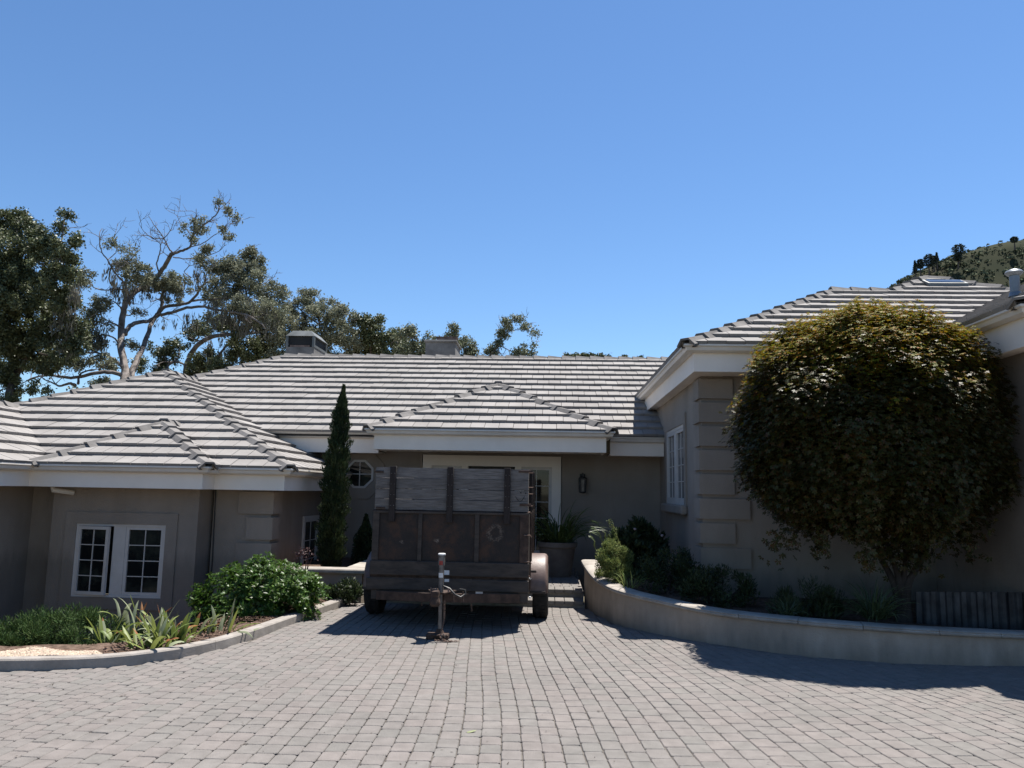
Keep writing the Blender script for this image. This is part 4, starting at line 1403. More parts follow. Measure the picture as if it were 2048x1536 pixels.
# rails across the front
MB().bbox(TX0 - .005, TX1 + .005, TF - .03, TF + .011, ZR1, ZP - .003, .006).build('front_rail', 'railpaint', tr)
MB().bbox(TX0 - .04, TX1 + .006, TF - .045, TF + .02, ZR3, ZR2, .006).build('front_rail', 'railpaint', tr)
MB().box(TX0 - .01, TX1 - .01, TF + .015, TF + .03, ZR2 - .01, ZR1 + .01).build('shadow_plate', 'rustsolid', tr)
MB().bbox(TX0 + .02, TX1 - .002, TF - .02, TF + .06, ZR4, ZR3 - .003, .006).build('lower_crossmember', 'railpaint', tr)
for y in (TF + .7, TF + 1.4, TF + 2.1):
    MB().box(TX0 + .05, TX1 - .05, y, y + .05, ZR3 - .09, ZR3 - .001).build('floor_crossmember', 'rustsolid', tr)
# A-frame tongue
CX, CY, CZ = U(878, 1192, 8.72)
for s, px in ((-1, 762), (1, 1040)):
    xs = XF(px)
    a = Vector((xs, TF - .02, ZR4 + .045)); b = Vector((CX + s * .03, CY + .12, CZ - .035))
    d = (b - a).normalized(); sd_ = Vector((-d.y, d.x, 0)).normalized() * .022
    mm = MB(); vs = []
    for q, h in ((a, .05), (b, .045)):
        vs += [q - sd_ - Vector((0, 0, h)), q + sd_ - Vector((0, 0, h)), q + sd_ + Vector((0, 0, h)), q - sd_ + Vector((0, 0, h))]
    mm.add(vs, [(0, 1, 2, 3), (7, 6, 5, 4), (0, 4, 5, 1), (1, 5, 6, 2), (2, 6, 7, 3), (3, 7, 4, 0)])
    mm.build('tongue_beam', 'rustsolid', tr)
mm = MB()
mm.add([(CX - .15, CY + .2, CZ + .03), (CX + .17, CY + .2, CZ + .03), (CX + .05, CY + .0, CZ + .02), (CX - .05, CY + .0, CZ + .02), (CX - .15, CY + .2, CZ + .042), (CX + .17, CY + .2, CZ + .042), (CX + .05, CY, CZ + .032), (CX - .05, CY, CZ + .032)],
       [(3, 2, 1, 0), (4, 5, 6, 7), (0, 1, 5, 4), (1, 2, 6, 5), (2, 3, 7, 6), (3, 0, 4, 7)])
mm.build('tongue_plate', 'rustsolid', tr)
mm = MB()
mm.lathe([(0, -.16), (.045, -.155), (.058, -.12), (.055, -.06), (.04, 0), (.05, .06), (.045, .10), (0, .11)], (CX - .03, CY - .06, CZ - .0), 14)
mm.v = [(x, (y - CY) * 1.3 + CY, (z - CZ) * .62 + CZ) for x, y, z in mm.v]
mm.build('ball_coupler', 'rustsolid', tr, smooth=True)
MB().bbox(CX - .085, CX - .02, CY - .05, CY + .10, CZ + .03, CZ + .07, .012).build('coupler_latch', 'rustsolid', tr)
# jack
JX, JY = CX + .012, CY + .05
zj = U(882, 1108, JY)[2]
mm = MB().tube([(JX, JY, CZ + .02), (JX, JY, zj - .12)], .028, 14)
mm.build('jack_tube', 'jackm', tr, smooth=True)
MB().tube([(JX, JY, zj - .12), (JX, JY, zj - .01)], .036, 14).build('jack_head', 'jackm', tr, smooth=True)
MB().lathe([(0, 0), (.041, .0), (.042, .012), (.036, .018), (0, .02)], (JX, JY, zj - .01), 14).build('jack_cap', 'label', tr)
MB().lathe([(.0285, -.25), (.0292, -.25), (.0292, -.20), (.0285, -.20)], (JX, JY, zj + .0), 14, a0=R(200), a1=R(320)).build('jack_sticker', 'label', tr)
MB().lathe([(.037, -.115), (.0372, -.115), (.0372, -.07), (.037, -.07)], (JX, JY, zj + .0), 14, a0=R(230), a1=R(300)).build('jack_sticker', 'labelred', tr)
MB().tube([(JX, JY, .07), (JX, JY, CZ + .02)], .021, 12).build('jack_leg', 'jackm', tr, smooth=True)
mm = MB()
for zz in (CZ - .06, CZ - .16, CZ - .26):
    mm.tube([(JX - .0225, JY - .01, zz), (JX + .0225, JY - .01, zz)], .024, 8)
MB().lathe([(0, .0), (.03, .02), (.10, .035), (.105, .05), (.05, .06), (.035, .10), (.0, .11)], (JX, JY, 0.0), 14).build('jack_foot', 'rustsolid', tr, smooth=True)
MB().bbox(JX - .14, JX + .10, JY - .06, JY + .07, .0, .055, .012).build('jack_block', 'rustsolid', tr)
mm = MB().tube([(JX + .03, JY - .02, CZ + .10), (JX + .10, JY - .05, CZ + .08), (JX + .16, JY - .05, CZ + .02), (JX + .22, JY - .03, CZ - .01), (JX + .27, JY, CZ + .02), (JX + .265, JY + .02, CZ + .06), (JX + .20, JY + .04, CZ + .065)], .011, 8)
mm.build('brake_hose', 'cable', tr, smooth=True)
mm = MB()
sp = smooth_path([(JX + .035, JY - .02, CZ + .09), (JX + .12, JY - .05, CZ + .05), (JX + .2, JY - .04, CZ - .01)], 4)
for px in (906, 925):
    p = U(px, 1195, CY + .1)
    MB().tube([(p[0], CY + .1, CZ + .05), (p[0] + .01, CY + .08, CZ - .07)], .008, 6).build('safety_hook', 'rustsolid', tr)
for px in (862, 868, 873, 897):
    p = U(px, 1178, CY - .02)
    MB().tube([(p[0], p[1], p[2] - .03), (p[0], p[1], p[2] + .01)], .010, 6).build('coupler_bolt', 'fender', tr)


def chain(pts, r=.0035, ll=.03, name='safety_chain'):
    P = resample(smooth_path(pts, 5), ll * .72)
    mm = MB()
    for i in range(len(P) - 1):
        a, b = Vector(P[i]), Vector(P[i + 1])
        d = (b - a).normalized(); c = (a + b) / 2
        u = d.cross(Vector((0, 0, 1) if i % 2 else (0.3, 1, 0.2))).normalized()
        ring = []
        for k in range(9):
            t = 2 * math.pi * k / 8
            ring.append(c + d * math.cos(t) * ll * .5 + u * math.sin(t) * ll * .26)
        mm.tube(ring, r, 4, cap=False)
    return mm.build(name, 'chain', tr)


zc_ = CZ - .05
chain([(CX + .055, CY + .03, zc_), (CX + .06, CY + .01, zc_ - .18), (CX + .045, CY - .02, .12), (CX + .04, CY - .06, .03), (CX + .10, CY - .10, .012), (CX + .17, CY - .13, .010), (CX + .235, CY - .11, .010)])
chain([(CX - .02, CY - .10, .012), (CX + .03, CY - .13, .012), (CX + .10, CY - .145, .010), (CX + .16, CY - .15, .010)])
chain([(CX + .30, CY + .55, ZR4 + .02), (CX + .305, CY + .55, .22)], name='hanging_chain')
chain([(CX - .27, CY + .50, ZR4 + .02), (CX - .26, CY + .5, .28)], name='hanging_chain')
MB().tube([(CX + .06, CY - .09, .02), (CX + .05, CY - .095, .055), (CX + .075, CY - .10, .075), (CX + .09, CY - .095, .04)], .005, 6).build('safety_hook', 'jackm', tr)
# stickers on the rails
for (pa, pb, pc, pd) in ((888, 898, 1141, 1150), (889, 898, 1158, 1164), (951, 965, 1181, 1192)):
    a = U(pa, pc, TF - .05); b = U(pb, pd, TF - .05)
    yy = TF - (.0315 if pc < 1150 else (.0465 if pc < 1160 else .0215))
    MB().box(a[0], b[0], yy, yy + .001, b[2], a[2]).build('sticker', 'label', tr)
# little drawn face on the right hand boards
bz = lambda px, py: U(px, py, TF + .0105)
mk = MB()
for px, py in ((1041.5, 985.5), (1051.5, 986.5)):
    p = bz(px, py); mk.lathe([(0, 0), (.009, 0)], (p[0], 0, 0), 8)
    mk.v[-16:] = [(x, TF + .0105, z0) for x, z0 in [(p[0] + .009 * math.cos(k * math.pi / 4) * q, p[2] + .009 * math.sin(k * math.pi / 4)) for q in (0, 1) for k in range(8)]]
pts = [bz(1031 + 18 * t, 993 + 10 * math.sin(math.pi * t)) for t in np.linspace(0, 1, 10)]
mk.tube([tuple(p) for p in pts], .0028, 4)
pts = [bz(1034 + 17 * t, 998) for t in np.linspace(0, 1, 4)]
mk.tube([tuple(p) for p in pts], .0018, 4)
mk.build('drawn_face', 'ink', tr)

# wheels and fenders
for sx in (1, -1):
    xa = TX1 + .035 if sx > 0 else TX0 - .235
    wy, wr = 10.42, .345
    prof_t = [(.20, .03), (.30, .0), (.335, .012), (.345, .035), (.345, .165), (.335, .188), (.30, .2), (.20, .17)]
    w = MB().lathe(prof_t, (xa, wy, wr), 36, axis='x').build('wheel', 'tyre', tr, smooth=True)
    tm = MB()
    for k in range(36):
        a = 2 * math.pi * k / 36
        for x0_ in (.045, .118):
            c_, s_ = math.cos(a), math.sin(a)
            q = []
            for rr_, da in ((.342, -.055), (.342, .055), (.351, .045), (.351, -.045)):
                for xx in (x0_, x0_ + .04):
                    q.append((xa + xx, wy + rr_ * math.cos(a + da), wr + rr_ * math.sin(a + da)))
            tm.add(q, [(0, 1, 3, 2), (4, 5, 7, 6), (0, 2, 4, 6), (1, 7, 5, 3), (2, 3, 5, 4), (0, 6, 7, 1)])
    tm.build('tread_blocks', 'tyre', w, kind='stuff')
    MB().lathe([(0, .06), (.05, .05), (.06, .10), (.16, .11), (.20, .06), (.205, .03)], (xa + (0 if sx < 0 else 0), wy, wr), 28, axis='x').build('wheel_rim', 'rustsolid', w, smooth=True)
    # fender: rolled sheet round the tyre
    fr_ = .425
    mf = MB(); vs = []; na = 26
    xs0, xs1 = (TX1 - .001, TX1 + .225) if sx > 0 else (TX0 - .225, TX0 + .001)
    sec = [(xs0, 0), (xs0 + (.0 if sx > 0 else .02), .0)] if False else None
    if sx > 0:
        ring = [(xs0, 0.0), (xs1 - .045, .0), (xs1 - .018, -.010), (xs1, -.04), (xs1, -.085), (xs1 - .01, -.085), (xs1 - .01, -.045), (xs1 - .024, -.02), (xs1 - .05, -.012), (xs0, -.012)]
    else:
        ring = [(xs1, 0.0), (xs0 + .045, .0), (xs0 + .018, -.010), (xs0, -.04), (xs0, -.085), (xs0 + .01, -.085), (xs0 + .01, -.045), (xs0 + .024, -.02), (xs0 + .05, -.012), (xs1, -.012)]
    for i in range(na + 1):
        a = R(-4) + (math.pi + R(8)) * i / na
        for x_, dr_ in ring:
            vs.append((x_, wy + (fr_ + dr_) * math.cos(a), wr + .03 + (fr_ + dr_) * math.sin(a)))
    k = len(ring)
    fs = [(i * k + j, i * k + (j + 1) % k, (i + 1) * k + (j + 1) % k, (i + 1) * k + j) for i in range(na) for j in range(k)]
    fs += [tuple(range(k - 1, -1, -1)), tuple(range(na * k, na * k + k))]
    mf.add(vs, fs)
    mf.build('fender', 'fender', tr, smooth=True)
    MB().bbox(xs0 + .01, xs1 - .03, wy - fr_ - .02, wy - fr_ + .0, wr + .0, wr + .03, .004).build('fender_bracket', 'railpaint', tr)
MB().tube([(TX0 - .1, 10.42, .345), (TX1 + .1, 10.42, .345)], .03, 10).build('axle', 'rustsolid', tr)
for px, py, q in ((1068, 1143, 'railpaint'),):
    p = U(px, py, 9.9)
    MB().bbox(TX1, TX1 + .085, 9.86, 9.90, p[2] - .012, p[2] + .018, .004).build('fender_brace', q, tr)
for px, py in ((1067, 1158), (1064, 1196)):
    p = U(px, py, 9.42)
    MB().lathe([(0, -.014), (.014, -.006), (.014, .006), (0, .014)], (TX1 + .02, TF + .05, p[2]), 8).build('bolt_head', 'label', tr, smooth=True)
for py, dx in ((1071, -.06), (1124, -.05), (1153, -.05)):
    p = U(1060, py, TF)
    MB().tube([(TX1 + dx, TF - .02, p[2]), (TX1 + .012, TF - .012, p[2] + .004), (TX1 + .03, TF + .01, p[2] - .02)], .007, 6).build('latch_pin', 'chain', tr)

# ------------------------------------------------------------------ pot plant and plants by the entry
pp = (0.13, 13.45, .20)
pt = thing('plant_pot', pp, 'large tapered stone pot holding an arching strap leaf plant behind the trailer wheel', 'plant pot')
MB().lathe([(0, 0), (.22, 0), (.235, .03), (.30, .46), (.335, .49), (.335, .56), (.30, .565), (.29, .50), (0, .49)], pp, 28).build('pot_body', 'pot', pt, smooth=True)
MB().lathe([(0, .505), (.289, .50)], pp, 24).build('potting_soil', 'soil', pt)


def blade(base, az, length, lean, droop, width, m=None, seg=7, fold=.25, twist=0.0):
    """strap leaf; returns verts and faces"""
    p = Vector(base); el = R(90 - lean)
    h = Vector((math.cos(az), math.sin(az), 0)); side = Vector((-math.sin(az), math.cos(az), 0))
    vs = []
    stp = length / seg
    for i in range(seg + 1):
        t = i / seg
        w = width * (0.55 + 1.1 * t) * (1 - t) ** .55 if t > .0 else width * .55
        w = max(width * (math.sin(math.pi * min(1, t * .82 + .18)) ** .7), .0008) if i < seg else .0006
        d = h * math.cos(el) + Vector((0, 0, 1)) * math.sin(el)
        nn = d.cross(side)
        s2 = side * math.cos(twist * t) + nn * math.sin(twist * t)
        vs += [p - s2 * w * .5 + nn * (-w * fold), p.copy(), p + s2 * w * .5 + nn * (-w * fold)]
        p = p + d * stp
        el -= R(droop) * (t * 1.6 + .2) / seg * 1.0
    fs = []
    for i in range(seg):
        a = i * 3
        fs += [(a, a + 1, a + 4, a + 3), (a + 1, a + 2, a + 5, a + 4)]
    return vs, fs


def strap_cloud(base, n, L, lean, droop, w, spread, m, parent, name='leaves', rs=1):
    r = random.Random(rs)
    mb_ = MB()
    for i in range(n):
        a = r.uniform(0, 2 * math.pi); q = spread * math.sqrt(r.random())
        b = (base[0] + q * math.cos(a), base[1] + q * math.sin(a), base[2])
        az = a + r.uniform(-.7, .7)
        vs, fs = blade(b, az, L * r.uniform(.55, 1.1), r.uniform(2, lean), droop * r.uniform(.5, 1.3), w * r.uniform(.7, 1.2), twist=r.uniform(-.8, .8))
        mb_.add(vs, fs)
    o = link(name, mb_.mesh(name, fix=False), m, parent)
    return tag(o, kind='stuff')


pl = thing('strap_leaf_plant', (pp[0], pp[1], .72), 'dark green arching strap leaf plant growing from the large pot behind the trailer wheel', 'plant')
strap_cloud((pp[0] + .02, pp[1], .72), 190, .80, 60, 140, .022, .20, 'strap', pl, rs=3)

# cypress and the small conifer behind the low wall
cyb = U(660, 1137, 12.5)
cy = thing('italian_cypress', (cyb[0], 12.5, .25), 'slim dark italian cypress standing against the eave left of the octagonal window', 'tree')
MB().tube([(cyb[0], 12.5, .2), (cyb[0] + .02, 12.5, 1.6), (cyb[0] + .06, 12.5, 3.0)], [.04, .03, .008], 8).build('trunk', 'maplebark', cy)
N_ = 22000
hz = rng.uniform(0, 1, N_) ** 1.05
cyx = np.interp(hz, [0, .5, 1], [cyb[0] + .0, cyb[0] + .02, cyb[0] + .085])
rad = np.interp(hz, [0, .05, .18, .4, .62, .74, .85, .93, 1], [.09, .165, .205, .195, .175, .14, .115, .05, .008])
a = rng.uniform(0, 2 * np.pi, N_)
lob = 1 + .20 * np.sin(a * 3 + hz * 19) + .20 * np.sin(a * 5 - hz * 37) + .16 * np.sin(hz * 83 + a * 2)
q = rng.uniform(.25, 1, N_) ** .5 * rad * lob
c = np.stack([cyx + q * np.cos(a), 12.5 + q * np.sin(a), .30 + hz * 2.93], 1)
d = unit(np.stack([np.cos(a) * .42, np.sin(a) * .42, np.ones(N_)], 1) + rng.normal(size=(N_, 3)) * .28)
tag(link('foliage', leaf_mesh('foliage', c, d, rdir(N_), rng.uniform(.035, .085, N_), rng.uniform(.010, .020, N_)), 'cypress', cy), kind='stuff')

cb = U(728, 1137, 13.3)
c2 = thing('young_conifer', (cb[0], 13.3, .25), 'small dark young conifer in shade between the cypress and the trailer', 'shrub')
MB().tube([(cb[0], 13.3, .2), (cb[0], 13.3, 1.0)], [.02, .005], 6).build('trunk', 'maplebark', c2)
N_ = 5000
hz = rng.uniform(0, 1, N_); rad = np.interp(hz, [0, .25, .6, .85, 1], [.17, .20, .14, .045, .01])
a = rng.uniform(0, 2 * np.pi, N_); q = rng.uniform(.2, 1, N_) ** .5 * rad * (1 + .3 * np.sin(a * 4 + hz * 13))
c = np.stack([cb[0] + q * np.cos(a), 13.3 + q * np.sin(a), .3 + hz * .85], 1)
tag(link('foliage', leaf_mesh('foliage', c, unit(rdir(N_) + [0, 0, 1.0]), rdir(N_), rng.uniform(.04, .08, N_), rng.uniform(.015, .03, N_)), 'cypress', c2), kind='stuff')


def bush(name, label, c, r, n, ll, m, K=40, s=.16, base=None, lw=.38, upb=.6, shell=.75, low=-.5, whorl=0, cat='shrub', stems=True, group=None, flat=1.0, trunk_m='maplebark'):
    base = base or (c[0], c[1], c[2] - r[2])
    t = thing(name, base, label, cat, group)
    cs, sg = ell_clumps(c, r, K, s, lowcut=low, shell=shell)
    sg = sg * np.array([1, 1, flat])
    if stems:
        mm = MB()
        for k in range(min(7, K)):
            q = cs[k]
            mid = (np.array(base) * .4 + q * .6) + rng.normal(size=3) * .03
            mm.tube([base, tuple(mid), tuple(q)], [.014, .010, .004], 5)
        mm.build('stems', trunk_m, t)
    if whorl:
        # rosettes of leaves round each shoot tip
        P, dd = clumps(n // whorl, cs, sg)
        out = unit(P - np.array(c)) * .7 + np.array([0, 0, .75]) + rng.normal(size=P.shape) * .3
        out = unit(out)
        P = np.repeat(P, whorl, 0); O = np.repeat(out, whorl, 0)
        dr = unit(rng.normal(size=P.shape)); dr = unit(dr - O * (dr * O).sum(1, keepdims=True))
        L_ = ll * rng.uniform(.7, 1.2, len(P))
        dirs = unit(dr + O * rng.uniform(.1, .8, (len(P), 1)))
        ctr = P + dirs * L_[:, None] * .5
        me = leaf_mesh('foliage', ctr, dirs, O, L_, L_ * lw)
    else:
        P, dd = clumps(n, cs, sg)
        L_ = ll * rng.uniform(.6, 1.25, n)
        dirs = unit(dd + rng.normal(size=P.shape) * .5 + np.array([0, 0, upb]))
        me = leaf_mesh('foliage', P, dirs, rdir(n, (0, 0, .8)), L_, L_ * lw)
    tag(link('foliage', me, m, t), kind='stuff')
    return t


# glossy laurel like bush
lc = U(518, 1178, 9.95)
bush('glossy_bush', 'rounded bright green bush of glossy leaves beside the trailer', (lc[0] + .02, 9.95, .17), (.80, .55, .46), 34000, .058, 'laurel', K=110, s=.14, whorl=7, lw=.36, low=-1)
bl = U(690, 1180, 11.1)
bush('creeping_shrub', 'small dark shrub at the foot of the retaining wall behind the kerb end', (bl[0] - .02, 11.05, .12), (.24, .18, .20), 2600, .05, 'shrubd', K=14, s=.09, lw=.45)
# juniper mound
jc = U(135, 1268, 8.2)
bush('juniper', 'low spreading juniper mound behind the cream gravel at the left', (jc[0] + .08, 8.02, -.12), (.80, .55, .40), 30000, .055, 'juniper', K=60, s=.13, lw=.16, upb=.9, low=-.6, flat=.8)
jc2 = U(60, 1290, 8.0)
bush('juniper', 'smaller trailing juniper spilling over at the far left edge of the bed', (jc2[0] - .1, 7.75, -.06), (.45, .32, .20), 11000, .055, 'juniper', K=26, s=.10, lw=.16, upb=.9, flat=.7)
# burgundy sprig above the glossy bush
sp_ = U(607, 1105, 11.0)
rs_ = thing('burgundy_sprig', (sp_[0], 11.0, .2), 'thin burgundy leaved sprig poking above the glossy bush', 'shrub')
MT['burg'] = mat('burgundy_leaf', (0.05, 0.022, 0.025), (0.08, 0.04, 0.04), 6, rough=.6, transl=.2)
mm = MB()
for k in range(7):
    e = (sp_[0] + random.uniform(-.11, .12), 11 + random.uniform(-.08, .08), sp_[2] + random.uniform(-.08, .08))
    mm.tube([(sp_[0], 11.0, .15), ((sp_[0] + e[0]) / 2 + .02, 11, .5), e], [.006, .004, .002], 4)
mm.build('stems', 'burg', rs_)
P = np.array([sp_[0], 11.0, sp_[2]]) + rng.normal(size=(150, 3)) * [.065, .05, .04]
tag(link('foliage', leaf_mesh('foliage', P, rdir(150), rdir(150), np.full(150, .03), np.full(150, .016)), 'burg', rs_), kind='stuff')

# ------------------------------------------------------------------ iris clumps along the kerb
def iris(px, py, Y, n, L, label, lean=34, spread=.06, dryp=.2, pale=.3, rs=1, azb=None, w=.048):
    r = random.Random(rs)
    b = U(px, py, Y)
    b = np.array([b[0], Y, max(.03, b[2])])
    t = thing('iris_plant', tuple(b), label, 'iris', 'iris clumps along the kerb')
    for i in range(n):
        a = r.uniform(0, 2 * math.pi) if azb is None else r.gauss(azb, .6)
        q = spread * math.sqrt(r.random())
        bb = (b[0] + q * math.cos(a) * 1.4, b[1] + q * math.sin(a), b[2] - .02)
        # fans lie mostly across the view, like the photograph's
        az = (0 if r.random() < .5 else math.pi) + r.gauss(0, .7) if azb is None else a
        vs, fs = blade(bb, az, L * .84 * r.uniform(.6, 1.12), abs(r.gauss(0, lean * .7)) + 3, r.choice((15, 30, 50, 120, 170)) * r.uniform(.5, 1), w * .85 * r.uniform(.6, 1.15), seg=8, fold=.16, twist=r.uniform(-.9, .9))
        m1 = MB(); m1.add(vs, fs)
        m1.mi = [0] * len(m1.f)
        base_m = 'irispale' if r.random() < pale else 'iris'
        if r.random() < dryp:
            k0 = r.choice((5, 6, 7))
            m1.mi = [1 if j // 2 >= k0 else 0 for j in range(len(m1.f))]
        o = link('leaf', m1.mesh('leaf', fix=False), [base_m, 'irisdry'], t)
        o.data.polygons.foreach_set('use_smooth', [True] * len(o.data.polygons))
    return t


iris(216, 1292, 7.75, 15, .44, 'leftmost iris clump with arching green leaves in front of the juniper', rs=1, lean=34, w=.058)
iris(275, 1300, 8.3, 24, .56, 'pale bleached iris clump standing behind the front one under the window', rs=2, pale=.7, dryp=.25, spread=.17, w=.058)
iris(298, 1306, 7.52, 28, .50, 'largest green iris clump in front, leaves touching the kerb top', rs=3, lean=42, pale=.2, spread=.11, w=.064)
iris(352, 1297, 7.78, 22, .46, 'upright yellow green iris clump right of the largest one', rs=4, lean=24, pale=.1, dryp=.2, w=.056)
iris(412, 1280, 8.35, 14, .46, 'iris clump with orange tipped drooping pale leaves before the glossy bush', rs=6, lean=20, pale=.6, dryp=.4, spread=.13, w=.056)
iris(448, 1276, 8.42, 7, .50, 'sparse iris at the right end leaning towards the trailer', rs=9, lean=44, pale=.5, azb=.1, w=.05)
iris(330, 1290, 8.05, 14, .44, 'small greyish iris tucked behind the upright clump', rs=8, lean=34, pale=.7, w=.056)

# gravel, edging, mulch chips
def bedz(x, y):
    dmin = np.min(np.hypot(kp[:, 0] - x, kp[:, 1] - y))
    return .075 - .9 * max(0, min(1, (dmin - .75) / 2.6)) + .012 * math.sin(x * 9) * math.sin(y * 7)


gv = []
ga = G(0, 1304, .08); gb = G(66, 1296, .08); gc = G(120, 1300, .08); gd = G(190, 1303, .08); ge = G(212, 1312, .08); gf = G(170, 1322, .08)
edge = [G(-160, 1312, .08), ga, gb, gc, gd]
gpoly = [(p[0], p[1]) for p in edge + [ge]]


def bd(pts, name, h=.012):
    mm = MB(); vs = []
    for i, p in enumerate(pts):
        z = bedz(p[0], p[1])
        for dy, dz_ in ((0, -.03), (0, h), (.016, h), (.016, -.03)):
            vs.append((p[0], p[1] + dy, z + dz_))
    k = len(pts)
    fs = [(i * 4 + j, i * 4 + (j + 1) % 4, (i + 1) * 4 + (j + 1) % 4, (i + 1) * 4 + j) for i in range(k - 1) for j in range(4)] + [(3, 2, 1, 0), (4 * k - 4, 4 * k - 3, 4 * k - 2, 4 * k - 1)]
    return mm.add(vs, fs)


eo = bd(edge, 'bed_edging').build('bed_edging', 'bender', loc=(float(ga[0]), float(ga[1]), 0.05))
tag(eo, 'thin reddish timber edging strip behind the cream gravel', 'edging')


def pebbles(n, inside, zf, size, m, name, flat=.6, kindn='stuff'):
    ico = [(0, 0, 1), (.894, 0, .447), (.276, .851, .447), (-.724, .526, .447), (-.724, -.526, .447), (.276, -.851, .447), (.724, .526, -.447), (-.276, .851, -.447), (-.894, 0, -.447), (-.276, -.851, -.447), (.724, -.526, -.447), (0, 0, -1)]
    icf = [(0, 1, 2), (0, 2, 3), (0, 3, 4), (0, 4, 5), (0, 5, 1), (1, 6, 2), (2, 7, 3), (3, 8, 4), (4, 9, 5), (5, 10, 1), (2, 6, 7), (3, 7, 8), (4, 8, 9), (5, 9, 10), (1, 10, 6), (11, 7, 6), (11, 8, 7), (11, 9, 8), (11, 10, 9), (11, 6, 10)]
    V0 = np.array(ico); F0 = np.array(icf)
    pts = []
    while len(pts) < n:
        p = inside()
        if p is not None: pts.append((p[0], p[1], zf(*p)))
    P = np.array(pts)
    S = size * rng.uniform(.6, 1.3, (n, 1)) * np.stack([rng.uniform(.7, 1.3, n), rng.uniform(.7, 1.3, n), rng.uniform(.4, .9, n) * flat * 1.3], 1)
    ang_ = rng.uniform(0, 6.28, n)
    V = V0[None] * S[:, None]
    V = V * rng.uniform(.85, 1.15, V.shape)
    x = V[..., 0] * np.cos(ang_)[:, None] - V[..., 1] * np.sin(ang_)[:, None]
    y = V[..., 0] * np.sin(ang_)[:, None] + V[..., 1] * np.cos(ang_)[:, None]
    V = np.stack([x, y, V[..., 2]], -1) + P[:, None]
    Fa = (F0[None] + (np.arange(n) * 12)[:, None, None]).reshape(-1, 3)
    return np_mesh(name, V.reshape(-1, 3), Fa)


def in_gravel():
    x = rng.uniform(-6.2, ge[0] + .1)
    y0 = np.interp(x, kx, ky) + .14
    y1 = np.interp(x, [p[0] for p in gpoly], [p[1] for p in gpoly])
    if y1 <= y0: return None
    y = rng.uniform(y0, y1)
    return (x, y)


me = pebbles(9000, in_gravel, lambda x, y: bedz(x, y) + .006, .0125, 'gravel', 'gravel')
tag(link('gravel', me, 'gravel'), kind='stuff')


def in_mulch():
    k = rng.integers(4, nk - 2)
    d = rng.uniform(.12, .95) ** 1.0
    q = kp[k + 1] - kp[k - 1]; nr_ = np.array([-q[1], q[0]]); nr_ /= np.linalg.norm(nr_)
    x, y = kp[k, 0] + nr_[0] * d, kp[k, 1] + nr_[1] * d
    if x < gd[0]: return None
    return (x, y)


n = 5200
P = []
while len(P) < n:
    p = in_mulch()
    if p: P.append((p[0], p[1], bedz(*p) + .008))
me = leaf_mesh('mulch_chips', np.array(P), unit(rng.normal(size=(n, 3)) * [1, 1, .25]), rdir(n, (0, 0, 2)), rng.uniform(.015, .05, n), rng.uniform(.008, .018, n), fold=.2)
tag(link('mulch_chips', me, 'chips'), kind='stuff')

# ------------------------------------------------------------------ planter on the right
def pz(x, y): return .36


hb = U(1222, 1110, 10.85)
bush('feathery_herb', 'sunlit grey green feathery herb spilling over the start of the curved garden wall', (.84, 10.66, .64), (.21, .28, .32), 15000, .030, 'shrubl', K=34, s=.085, lw=.35, upb=.8, low=-.7)
fl = thing('wand_grass', (.92, 10.95, .4), 'yellow green arching blades rising from the feathery herb', 'grass')
fmm = MB()
for (pa, pb, L_) in (((1192, 1100), (1180, 1070), 0), ((1205, 1085), (1188, 1058), 1), ((1212, 1080), (1204, 1062), 2)):
    a = U(*pa, 10.95); b = U(*pb, 10.95)
    mdp = (a + b) / 2 + np.array([.02, 0, .03])
    Pq = smooth_path([(.93, 10.95, .45), a, mdp, b], 3)
    for i in range(len(Pq) - 1):
        w0 = .0035 * .8 * math.sin(math.pi * (i + 1) / (len(Pq) + 1)) + .002
        w1 = .0035 * math.sin(math.pi * (i + 2) / (len(Pq) + 1)) + .002
        q0, q1 = Pq[i], Pq[i + 1]
        fmm.add([(q0[0] - w0, q0[1], q0[2]), (q0[0] + w0, q0[1] + .004, q0[2]), (q1[0] + w1, q1[1] + .004, q1[2]), (q1[0] - w1, q1[1], q1[2])], [(0, 1, 2, 3)])
tag(link('blades', fmm.mesh('blades', fix=False), 'iris', fl), kind='stuff')
strap_cloud((1.00, 10.15, .42), 30, .26, 60, 90, .014, .10, 'shrubl', fl, name='low_blades', rs=5)
tall = thing('flowering_stem', (1.13, 11.3, .4), 'tall thin greyish seed stem above the dark shrub by the wall', 'plant')
P0 = U(1218, 1040, 11.3); P1 = U(1233, 1070, 11.3)
ps = P0 + (P1 - P0) * rng.uniform(0, 1, (90, 1)) + rng.normal(size=(90, 3)) * [.018, .02, .02]
MB().tube([(1.18, 11.3, .4), tuple(P1), tuple(P0)], [.005, .004, .002], 4).build('stem', 'shrubl', tall)
tag(link('seed_heads', leaf_mesh('seed_heads', ps, rdir(90), rdir(90), np.full(90, .022), np.full(90, .012)), 'shrubl', tall), kind='stuff')

